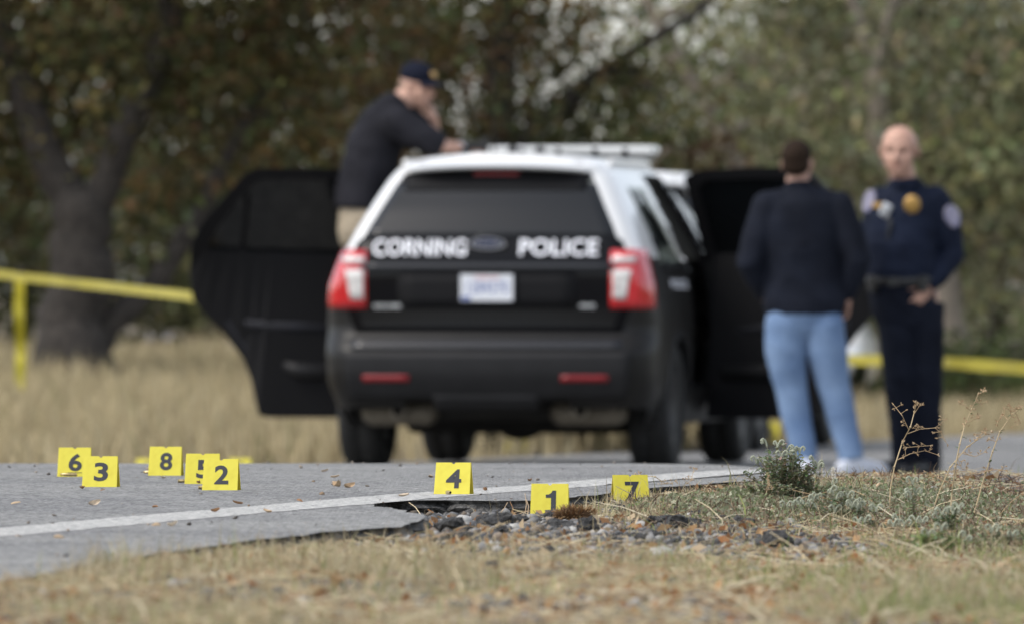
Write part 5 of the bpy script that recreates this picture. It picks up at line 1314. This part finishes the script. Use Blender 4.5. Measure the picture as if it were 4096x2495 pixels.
CH = [(1880, 2035, .030, .9), (1990, 2100, .055, .5), (1830, 2130, .060, .45), (2000, 2140, .030, .7), (2222, 2042, .026, .9), (2195, 2075, .022, .8), (2355, 2130, .030, 1.0), (2720, 2110, .062, .4), (2790, 2075, .028, .7), (2890, 2085, .026, .6), (2980, 2105, .040, .55),
      (3110, 2185, .045, .65), (2810, 2190, .024, .7), (2480, 2055, .030, .8), (1840, 2160, .05, .4), (2640, 2100, .045, .5), (2560, 2160, .03, .5), (1560, 2120, .04, .5), (2240, 2110, .045, .4), (2080, 2085, .03, .5), (2110, 2155, .03, .6), (3210, 2170, .03, .6)]
chw = ['dark and upright in the hole below marker 4', 'flat, in the gravel below the hole', 'broad flat slab in front of the hole', 'small, in front of the hole', 'in front of the digit of marker 1', 'grey, at the foot of marker 1', 'pointed, right of the seed cone', 'wide flat slab below marker 7', 'round, in front of the low weeds', 'round, beside the weeds', 'long, at the edge of the weeds', 'dark and round in the grass', 'small, in the straw below the slab', 'beside the foot of marker 7', 'flat, half buried in straw', 'flat, left of the wide slab', 'small, in the straw', 'flat, at the end of the asphalt tongue', 'low, in the gravel under the seed cone', 'low, between hole and seed cone', 'small, in the gravel', 'small, beside the dark round one in the grass']
def ground_pt(px, py):
    d = 26.0
    for _ in range(60):
        x = (px - 2048) / FPX * d; d = .6 * d + .4 * FPX * (HC - zg(x, d)) / (py - YH); d = min(max(d, 15), 40)
    return (px - 2048) / FPX * d, d
for i, ((px, py, r, sq), wh) in enumerate(zip(CH, chw)):
    x, d = ground_pt(px, py); r *= .78; o = link('asphalt_chunk', lump(r, sq, .55, 3, i * 3.1), M_chunk)
    o.location = (x, d + r * .6, zg(x, d) + r * sq * .30); o.rotation_euler = (rnd.uniform(-.2, .2), rnd.uniform(-.2, .2), rnd.uniform(0, 6)); tag(o, 'broken asphalt lump ' + wh, 'rubble', 'asphalt lumps on the verge')
PB = [(1925, 2055, .026, 0), (1970, 2052, .020, 0), (1845, 2100, .026, 1), (1675, 2095, .022, 0), (1672, 2125, .024, 1), (2010, 2070, .012, 0), (1790, 2050, .014, 0), (1710, 2050, .012, 1), (2255, 2105, .016, 1), (2640, 2240, .030, 1), (2290, 2125, .012, 1), (1505, 2105, .016, 0), (2060, 2115, .014, 1), (1760, 2075, .012, 0), (2860, 2075, .012, 1)]
pbw = ['large and light grey in the hole', 'round grey, beside the large one in the hole', 'white, in front of the hole', 'grey, upright at the tip of the asphalt tongue', 'pale flat, below the asphalt tongue', 'small grey, in the hole near marker 1', 'small grey, at the left of the hole', 'small pale, at the hole lip', 'white, under the seed cone', 'pale rounded, in the straw', 'tiny pale, near the seed cone', 'grey, on the asphalt tongue edge', 'tiny white, in the rubble', 'tiny grey, in the hole', 'tiny white, by the weeds']
for i, ((px, py, r, k), wh) in enumerate(zip(PB, pbw)):
    x, d = ground_pt(px, py); o = link('pebble', lump(r, .62, .22, 2, i * 1.7 + 50), M_pebw if k else M_pebble); o.data.polygons.foreach_set('use_smooth', [True] * len(o.data.polygons))
    o.location = (x, d + r * .5, zg(x, d) + r * .35); o.rotation_euler = (rnd.uniform(-.3, .3), rnd.uniform(-.3, .3), rnd.uniform(0, 6)); tag(o, 'pebble ' + wh, 'pebble', 'pebbles in the gravel')
# dried seed cone
x, d = ground_pt(2300, 2092); cone = empty('seed_cone', (x, d, zg(x, d) + .018)); tag(cone, 'brown bristly dried seed cone lying beside marker 1', 'seed cone')
M_cone = leafmat('cone_scale', .85, .0, .2); mb = MB()
mb.tube([(-.042, 0, 0), (-.015, 0, .004), (.015, 0, .002), (.040, 0, -.006)], [.008, .016, .015, .006], 10, round_ends=True, col=(.07, .04, .02))
mb.build('core', M_cone, cone, color=True); mb = MB()
for i in range(520):
    t = rnd.uniform(-1, 1); a = rnd.uniform(0, 6.283); r = .018 * math.sqrt(max(.05, 1 - t * t)); o_ = Vector((t * .045, r * math.cos(a), r * math.sin(a) * .8)); n3 = (Vector((t * .7 + rnd.uniform(-.6, .6), math.cos(a), math.sin(a)))).normalized() * rnd.uniform(.008, .018)
    s_ = n3.cross(Vector((rnd.uniform(-1, 1), rnd.uniform(-1, 1), 1))).normalized() * .0016; cc = rnd.choice([(.20, .11, .05), (.30, .18, .09), (.13, .07, .035), (.36, .24, .13)])
    mb.add([o_ - s_, o_ + s_, o_ + n3 + s_ * .4, o_ + n3 - s_ * .4], [(0, 1, 2, 3)], cc)
o = mb.build('scales', M_cone, cone, color=True, fixn=False); o['kind'] = 'stuff'

M_stem0 = leafmat('straw_stalk', .75, .0, .2)
# ------------------------------------------------------------------ verge grass, straw, litter
STRAW = np.array([(.44, .365, .225), (.50, .425, .28), (.37, .30, .18), (.54, .47, .33), (.31, .24, .145), (.41, .365, .21)])
GREEN = np.array([(.20, .25, .075), (.26, .30, .10), (.15, .21, .06), (.30, .31, .13)])
def verge_points(n, dens):
    out = []
    while len(out) < n:
        d = rnd.uniform(14.5, 33); x = rnd.uniform(-.056, .056) * d
        if rnd.random() > dens(x, d): continue
        if is_road(x - .02, d): continue
        out.append((x, d))
    return np.array(out)
def dens_grass(x, d):
    k = .34 + 1.4 * n2(x, d * .55, 2.4, 1.5) + .7 * n2(x, d, 7., 4.)
    k *= 1 - .93 * min(1, in_hole_weight(x, d) * 1.15)
    if 24.5 < d < 30.5 and x > .35: k *= .4
    if d > 29: k *= .4
    k *= 1 - .75 * math.exp(-((x - .12) / .36) ** 2 - ((d - 18.6) / 1.3) ** 2)
    if d < 21 and x > .1 - .3 * (21 - d) / 6 and x < .45: k *= .6
    return max(k, .015) if not (24.2 < d < 27.6 and -.4 < x < .13) else .006
PX = verge_points(46000, dens_grass)
X, D = PX[:, 0], PX[:, 1]
gm = np.array([n2(x, d * .5, 1.7, 12.) + .5 * n2(x, d, 5., 3.) for x, d in zip(X, D)])
right = smooth01((X - .35) / .5)
pg = np.clip(.08 + .75 * np.clip(gm, 0, 1) + .24 * right, 0, .8)
isg = rng.random(len(X)) < pg
C = np.where(isg[:, None], GREEN[rng.integers(0, 4, len(X))], STRAW[rng.integers(0, 6, len(X))]) * rng.uniform(.75, 1.25, (len(X), 1))
tall = np.array([max(0., n2(x, d * .6, 1.9, 31.) + .6 * n2(x, d, 5.5, 17.)) for x, d in zip(X, D)])
H = np.where(isg, .020, .022) * rng.lognormal(0, .45, len(X)) * (1 + 2.4 * tall); H = np.clip(H, .008, .11)
W = np.where(isg, .0030, .0026) * rng.uniform(.7, 1.3, len(X))
V, F, C = blades(X, D, H, W, C, lean=1.5, curl=.45)
tag(link('verge_grass', mesh_np('verge_grass', V, F, col=C), M_grass), 'short dry and green grass of the near verge', 'grass', kind='stuff')
# flattened straw and brown leaf litter
PX = verge_points(20000, lambda x, d: max(.05, .5 + .8 * n2(x, d * .5, 2.0, 8.) - .62 * in_hole_weight(x, d)) * (.25 if (24.2 < d < 27.6 and -.4 < x < .13) else 1))
n = len(PX); ang = rng.normal(0, .9, n); L = rng.lognormal(math.log(.020), .5, n); w = rng.uniform(.0007, .0016, n)
Z = np.array([zg(x, d) for x, d in PX]) + rng.uniform(.002, .016, n); tilt = rng.normal(0, .16, n)
ax = np.stack([np.cos(ang), np.sin(ang), tilt], 1) * L[:, None]; bx_ = np.stack([-np.sin(ang), np.cos(ang), np.full(n, .6)], 1) * w[:, None]
c0 = np.stack([PX[:, 0], PX[:, 1], Z], 1)
V = np.stack([c0 - ax - bx_, c0 + ax - bx_ * .6, c0 + ax + bx_ * .6, c0 - ax + bx_], 1).reshape(-1, 3)
C = STRAW[rng.integers(0, 6, n)] * rng.uniform(.7, 1.3, (n, 1)); br = rng.random(n) < .22; C[br] = (.25, .13, .06)
tag(link('straw_litter', mesh_np('straw_litter', V, np.arange(4 * n).reshape(n, 4), col=np.repeat(C, 4, 0)), M_grass), 'flattened straw and needles on the verge', 'straw', kind='stuff')
PX = verge_points(3200, lambda x, d: .3 + .7 * max(0, n2(x, d, 1.5, 21.)))
n = len(PX); P = np.stack([PX[:, 0], PX[:, 1], np.array([zg(x, d) for x, d in PX]) + rng.uniform(.003, .015, n)], 1)
lc = np.array([(.30, .14, .06), (.42, .26, .13), (.22, .12, .06), (.52, .40, .26)])
V, F, C = leaf_cloud(P, rng.uniform(.006, .019, n), lc[rng.integers(0, 4, n)], .6)
tag(link('leaf_litter', mesh_np('leaf_litter', V, F, col=C), M_grass), 'small brown leaf fragments among the verge grass', 'leaf litter', kind='stuff')

# long loose straws lying about
mb = MB()
for _ in range(420):
    while True:
        d = rnd.uniform(15.5, 29); x = rnd.uniform(-.054, .054) * d
        if not is_road(x - .06, d) and not is_road(x + .04, d) and in_hole_weight(x, d) < .45 + .5 * rnd.random() ** 3: break
    z = zg(x, d) + .008; a = rnd.uniform(0, 6.28); L = rnd.uniform(.05, .16); v = Vector((math.cos(a), math.sin(a) * .7, rnd.uniform(.0, .45))) * L
    mb.tube([(x, d, z), Vector((x, d, z)) + v * .5 + Vector((0, 0, .006)), Vector((x, d, z)) + v], [.0013, .0011, .0007], 4, cap=False, col=rnd.choice([(.60, .50, .33), (.66, .58, .42), (.50, .40, .24), (.42, .30, .17)]))
tag(mb.build('loose_straws', M_stem0, color=True, fixn=False), 'long loose straws lying on the verge', 'straw', kind='stuff')
# ------------------------------------------------------------------ low weed mats on the right: round leaves and reddish twigs
def mat_h(x, d):
    off = x - float(xedge(d)); k = 0
    k = max(k, math.exp(-((x - .50) / .26) ** 2 - ((d - 27.0) / 1.3) ** 2))
    k = max(k, math.exp(-((x - .95) / .38) ** 2 - ((d - 27.6) / 1.6) ** 2))
    k = max(k, .8 * math.exp(-((x - 1.20) / .30) ** 2 - ((d - 24.6) / 1.3) ** 2))
    return k if off > .02 else 0
pts = []
while len(pts) < 15000:
    d = rnd.uniform(22.5, 31.5); x = rnd.uniform(.22, .054 * d)
    h = mat_h(x, d)
    if rnd.random() > h ** 1.3: continue
    pts.append((x, d, zg(x, d) + .038 * h * rnd.random() ** .8 + .004))
P = np.array(pts); n = len(P)
WG = np.array([(.19, .215, .115), (.26, .275, .17), (.14, .17, .08), (.34, .345, .24), (.24, .20, .13)])
V, F, C = leaf_cloud(P, rng.uniform(.0030, .0070, n), WG[rng.integers(0, 5, n)] * rng.uniform(.8, 1.3, (n, 1)), .8)
tag(link('weed_mat_leaves', mesh_np('weed_mat_leaves', V, F, col=C), M_leaf), 'mat of tiny grey green leaves around marker 7', 'ground cover', kind='stuff')
TW = [(.17, .10, .07), (.22, .14, .10), (.12, .075, .06), (.34, .25, .17), (.40, .33, .24)]
mb = MB()
for _ in range(5200):
    while True:
        d = rnd.uniform(23, 30.5); x = rnd.uniform(.25, .054 * d); h = mat_h(x, d)
        if rnd.random() < h: break
    z = zg(x, d); q = Vector((x, d, z)); v = Vector((rnd.uniform(-1, 1), rnd.uniform(-.6, .6), rnd.uniform(.15, 1.0))).normalized(); L = rnd.uniform(.02, .06); pp = [q]
    for k in range(3):
        v = (v + Vector((rnd.uniform(-.5, .5), rnd.uniform(-.5, .5), rnd.uniform(-.5, .25)))).normalized(); pp.append(pp[-1] + v * L / 3)
    mb.tube(pp, [.0014, .0013, .0010, .0006], 3, cap=False, col=rnd.choice(TW))
tag(mb.build('weed_mat_twigs', M_grass, color=True, fixn=False), 'tangle of thin reddish brown twigs in the weeds', 'twigs', kind='stuff')

# ------------------------------------------------------------------ single weeds
M_stem = leafmat('weed_stem', .75, .0, .2)
def add_leaf(mb, p, dirv, L, W, col, cup=.25):
    dirv = Vector(dirv).normalized(); s = dirv.cross(Vector((rnd.uniform(-.4, .4), rnd.uniform(-.4, .4), 1)))
    s = s.normalized() if s.length > 1e-3 else Vector((1, 0, 0)); up = s.cross(dirv); p = Vector(p); vs = []
    for t, w in ((0, .12), (.3, .85), (.6, 1.0), (.85, .6), (1.0, .05)):
        c = p + dirv * L * t - up * cup * L * t * t
        vs += [c - s * W * w * .5 + up * W * .15, c, c + s * W * w * .5 + up * W * .15]
    fs = []
    for i in range(4):
        for k in (0, 1): b_ = i * 3 + k; fs.append((b_, b_ + 1, b_ + 4, b_ + 3))
    mb.add(vs, fs, tuple(c * rnd.uniform(.8, 1.25) for c in col))

def dry_weed(px, py_base, path, side, label, leafy=False):
    """tall dry stem: path and side branches as photograph pixels at the stem's own distance"""
    x0, d0 = ground_pt(px, py_base); z0 = zg(x0, d0)
    def W_(a, b_, dy=0): return Vector(((a - px) / FPX * d0, dy, (py_base - b_) / FPX * d0))
    t = empty('dry_weed', (x0, d0, z0 - .003)); tag(t, label, 'weed', 'tall dry weeds of the verge')
    st = MB(); hd = MB(); lf = MB(); colr = (.46, .36, .22)
    pts = [W_(a, b_, .012 * i * rnd.uniform(-1, 1)) for i, (a, b_) in enumerate(path)]
    st.tube(pts, [.0019 - .0011 * i / (len(pts) - 1) for i in range(len(pts))], 6, col=colr)
    for p in pts[1:-1]: st.ball(p, .0026, 6, 5)
    st.c = [colr] * len(st.v)
    def headlet(p, v):
        for _ in range(rnd.randint(3, 5)):
            w = (Vector(v).normalized() + Vector((rnd.uniform(-.9, .9), rnd.uniform(-.9, .9), rnd.uniform(-.9, .6)))).normalized() * rnd.uniform(.004, .009)
            s = w.cross(Vector((.3, 1, .2))).normalized() * .0011; cc = rnd.choice([(.42, .30, .18), (.55, .42, .28), (.33, .22, .13)])
            hd.add([p, p + w * .5 + s, p + w, p + w * .5 - s], [(0, 1, 2, 3)], cc)
        hd.tube([p, p + Vector(v).normalized() * .003], [.0013, .0009], 5, col=(.40, .29, .17))
    for br in side:
        q = [W_(a, b_, .02 * rnd.uniform(-1, 1) if i else 0) for i, (a, b_) in enumerate(br)]
        st.tube(q, [.0011 - .0006 * i / (len(q) - 1) for i in range(len(q))], 5, col=(.42, .31, .19))
        for i in range(len(q) - 1):
            for k in range(3):
                f_ = rnd.random(); o_ = q[i].lerp(q[i + 1], f_); v = Vector((rnd.uniform(-1, 1), rnd.uniform(-.6, .6), rnd.uniform(-.2, 1))).normalized() * rnd.uniform(.006, .016)
                st.tube([o_, o_ + v * .6, o_ + v], [.0006, .0005, .0004], 4, cap=False, col=(.40, .29, .17)); headlet(o_ + v, v)
        headlet(q[-1], q[-1] - q[-2])
    headlet(pts[-1], pts[-1] - pts[-2])
    for k in range(7): headlet(pts[-1].lerp(pts[-2], rnd.random()) + Vector((rnd.uniform(-.005, .005), 0, rnd.uniform(-.003, .006))), (rnd.uniform(-1, 1), 0, 1))
    if leafy:
        for i in range(1, len(pts) - 1):
            for k in range(2): add_leaf(lf, pts[i].lerp(pts[i + 1], rnd.random()), (rnd.uniform(-1, 1), rnd.uniform(-.5, .5), rnd.uniform(-.3, .6)), rnd.uniform(.007, .013), .006, (.075, .12, .045))
        lf.build('leaves', M_leaf, t, color=True, fixn=False)
    st.build('stem', M_stem, t, color=True, fixn=False); hd.build('seed_heads', M_stem, t, color=True, fixn=False)
    return t
dry_weed(3557, 2050, [(3557, 2050), (3562, 1950), (3578, 1860), (3612, 1760), (3640, 1700), (3660, 1640), (3664, 1606)],
         [[(3634, 1710), (3608, 1655), (3575, 1612)], [(3630, 1728), (3680, 1710), (3740, 1704), (3785, 1672)], [(3740, 1704), (3765, 1725), (3790, 1770)], [(3590, 1832), (3640, 1808), (3700, 1796), (3750, 1812)], [(3612, 1785), (3660, 1780), (3720, 1775)], [(3655, 1650), (3678, 1615)]],
         'dry weed with widely forked pale branches beside the officer\'s boots')
dry_weed(3720, 2075, [(3720, 2075), (3760, 1960), (3800, 1870), (3870, 1790), (3940, 1740)],
         [[(3775, 1930), (3740, 1905), (3700, 1888)], [(3780, 1900), (3820, 1905), (3860, 1925)], [(3850, 1815), (3900, 1828), (3940, 1810)], [(3900, 1765), (3930, 1735), (3950, 1738)], [(3830, 1840), (3850, 1880), (3868, 1860)]],
         'dry weed leaning right with small drooping heads, between two taller ones')
dry_weed(3800, 2080, [(3800, 2080), (3808, 1960), (3820, 1850), (3838, 1760), (3860, 1690), (3890, 1620), (3915, 1560), (3940, 1548)],
         [[(3885, 1630), (3860, 1605), (3842, 1600)], [(3868, 1675), (3900, 1660), (3912, 1655)], [(3905, 1590), (3925, 1600)], [(3862, 1690), (3852, 1680)]],
         'tallest dry weed, upright with leaves and a bristly tip', True)
dry_weed(3890, 2070, [(3890, 2070), (3930, 1930), (3970, 1800), (4000, 1720), (4050, 1650), (4092, 1620)],
         [[(4030, 1672), (4010, 1640), (3990, 1690)], [(4045, 1660), (4040, 1630), (4060, 1628)], [(4060, 1640), (4085, 1690), (4070, 1690)], [(3985, 1760), (3960, 1750)], [(3940, 1880), (3985, 1870), (4020, 1875)]],
         'dry weed at the frame edge with leafy stem arching right', True)
dry_weed(2540, 1990, [(2518, 1960), (2530, 1905), (2560, 1895), (2620, 1900), (2665, 1930), (2740, 1950)],
         [[(2560, 1897), (2556, 1885)], [(2640, 1915), (2660, 1945)], [(2720, 1945), (2765, 1915), (2775, 1870)], [(2600, 1935), (2680, 1925), (2740, 1950)]],
         'thin dark twig arching over the top of marker 7')
dry_weed(2850, 2030, [(2850, 2030), (2840, 1990), (2822, 1950)], [[(2840, 1985), (2860, 1960)], [(2835, 1975), (2815, 1955)]], 'short pale twig between marker 7 and the bushy weed')
dry_weed(3070, 2030, [(3070, 2030), (3065, 1970), (3072, 1900)], [[(3068, 1960), (3078, 1930)]], 'thin upright stalk in front of the bushy weed', True)

def bush(px, py, h, wd, nst, label, cols, ll=.011, up=1.0, curls=0):
    x0, d0 = ground_pt(px, py); t = empty('leafy_weed', (x0, d0, zg(x0, d0) - .004)); tag(t, label, 'weed', 'leafy weeds of the verge')
    st = MB(); lf = MB(); cu = MB()
    for i in range(nst):
        a = rnd.uniform(0, 6.28); r = rnd.random() ** .6; L = h * (1 - .45 * r) * rnd.uniform(.75, 1.05)
        tip = Vector((math.cos(a) * r * wd, math.sin(a) * r * wd * .8, L)); p0 = Vector((math.cos(a) * r * wd * .25, math.sin(a) * r * wd * .25, 0)); P_ = []
        for k in range(7):
            f_ = k / 6; P_.append(p0.lerp(tip, f_) + Vector((rnd.uniform(-1, 1), rnd.uniform(-1, 1), 0)) * .004 + Vector((0, 0, .012 * math.sin(f_ * 3.1))))
        st.tube(P_, [.0017 - .0011 * k / 6 for k in range(7)], 5, col=(.22, .20, .12))
        for k in range(1, 7):
            for q in range(rnd.randint(3, 5)):
                dv = Vector((rnd.uniform(-1, 1), rnd.uniform(-1, 1), rnd.uniform(-.25, .75) * up)); add_leaf(lf, P_[k].lerp(P_[k - 1], rnd.random()), dv, ll * rnd.uniform(.6, 1.25) * (1.15 - .06 * k), ll * .55, rnd.choice(cols))
        if i < curls:
            for q in range(2):
                b0 = P_[-1]; s_ = rnd.choice((-1, 1)); rr = rnd.uniform(.006, .010); az = rnd.uniform(-.5, .5); pts = []
                for k in range(12):
                    th = k / 11 * R(250); ra = rr * (1 - .55 * k / 11)
                    pts.append(b0 + Vector((s_ * (rr - ra * math.cos(th)) * math.cos(az), (rr - ra * math.cos(th)) * math.sin(az), ra * math.sin(th) + .010 * min(1, k / 4))))
                cu.tube([b0] + pts, [.0014] + [.0023] * 11 + [.0015], 6, col=(.34, .36, .27))
                for _ in range(70):
                    p = pts[rnd.randrange(12)]; v = Vector((rnd.gauss(0, 1), rnd.gauss(0, 1), rnd.gauss(0, 1))).normalized(); s = v.cross(Vector((.2, 1, .1))).normalized() * .0004
                    cu.add([p + v * .0018 - s, p + v * .0018 + s, p + v * .0044], [(0, 1, 2)], (.46, .47, .39))
    st.build('stems', M_stem, t, color=True, fixn=False); lf.build('leaves', M_leaf, t, color=True, fixn=False)
    if curls: cu.build('curled_flower_spikes', M_stem, t, color=True, fixn=False)
    return t
SAGE = [(.20, .22, .13), (.25, .27, .17), (.16, .19, .10), (.29, .30, .20)]
bush(3125, 2015, .172, .095, 60, 'tall bushy grey green weed in front of the man in jeans', SAGE, .015, 1, 14)
bush(3050, 2020, .085, .10, 34, 'low left skirt of the bushy grey green weed', SAGE, .010)
bush(3260, 2022, .085, .10, 36, 'low grey green weed right of the bushy one', SAGE, .010, 1, 3)
bush(3330, 2085, .105, .045, 11, 'curly topped fuzzy weed with a woolly upright spike', SAGE, .012, 1, 6)
bush(3430, 2095, .055, .060, 12, 'low fuzzy weed right of the woolly spike', SAGE, .010, 1, 8)
bush(3210, 2070, .045, .055, 11, 'small fuzzy weed below the bushy one', SAGE, .009, 1, 6)
bush(3650, 2110, .120, .022, 4, 'single stalked fuzzy weed between the dry stems', SAGE, .012, 1, 4)
bush(3800, 2150, .075, .045, 10, 'dark green fuzzy weed under the tallest dry stem', [(.12, .16, .07), (.16, .19, .10), (.20, .23, .13)], .012, 1, 8)
bush(3560, 2140, .045, .090, 14, 'spreading fuzzy weed at the foot of the forked dry stem', SAGE, .010, 1, 8)
bush(3720, 2230, .070, .090, 16, 'soft green weed in the near grass', [(.22, .28, .11), (.27, .32, .14)], .016, .6, 3)
bush(3990, 2200, .050, .120, 22, 'pale leaved weed at the right of the verge', SAGE, .010, 1, 3)
bush(2700, 2030, .030, .110, 18, 'low mat forming weed right of marker 7', [(.24, .29, .14), (.30, .34, .19), (.20, .25, .10)], .008, .8)
bush(2560, 2046, .026, .060, 12, 'small green weed covering the foot of marker 7', [(.24, .30, .13), (.32, .36, .19)], .009, .9)
# woolly spike
x0, d0 = ground_pt(3332, 2085); wz = zg(x0, d0); sp_ = empty('woolly_spike', (x0, d0 - .02, wz)); tag(sp_, 'upright stalk with a white woolly seed head', 'weed')
MB().tube([(0, 0, 0), (.003, 0, .06), (.0, 0, .118)], [.0018, .0015, .0011], 6, col=(.34, .33, .22)).build('stem', M_stem, sp_, color=True, fixn=False)
mb = MB()
for _ in range(420):
    zc = rnd.choice((.104, .113, .121)); v = Vector((rnd.gauss(0, 1), rnd.gauss(0, 1), rnd.gauss(0, 1) + .3)).normalized(); s = v.cross(Vector((.2, 1, .1))).normalized() * .0005
    p = Vector((rnd.uniform(-.002, .002), 0, zc)); mb.add([p - s, p + s, p + v * rnd.uniform(.004, .0075)], [(0, 1, 2)], rnd.choice([(.72, .68, .60), (.60, .52, .42), (.80, .78, .72)]))
mb.build('woolly_head', M_stem, sp_, color=True, fixn=False)
# dry twigs in the hole and a stick by the weeds
for i, (a, b_, c_, e_) in enumerate([(1990, 2068, 2030, 2012), (2050, 2070, 2040, 2008), (2098, 2070, 2100, 1975), (2110, 2066, 2106, 2000), (2000, 2062, 2130, 2045), (2260, 2010, 2390, 2024), (3330 + 120, 2000, 3520, 1935), (2050, 2064, 2160, 2040)]):
    x0, d0 = ground_pt(a, b_); z0 = zg(x0, d0) + .002; e = Vector(((c_ - a) / FPX * d0, .03, (b_ - e_) / FPX * d0)); th = .0045 if i == 6 else .0011
    o = MB().tube([(0, 0, 0), e * .5 + Vector((.004, 0, .003)), e], [th, th * .85, th * .6], 6).build('dry_twig', M_dry[0 if i != 1 else 1]); o.location = (x0, d0, z0)
    tag(o, ['slanting twig at the middle of the hole', 'reddish twig crossing another in the hole', 'tall straight straw left of marker 1', 'short straight straw left of marker 1', 'long low straw lying across the hole', 'thin dark stem lying between markers 1 and 7', 'thick pale broken stick among the weeds', 'low straw at the left foot of marker 1'][i], 'twig', 'dry twigs on the verge')
for o in scene.objects:
    if o.parent and o.name.split('.')[0] in ('leaves', 'seed_heads', 'curled_flower_spikes', 'woolly_head', 'stems'): o['kind'] = 'stuff'
    if o.type == 'MESH' and o.data.users == 1 and not o.data.name.startswith(o.name.split('.')[0]): o.data.name = o.name.split('.')[0]
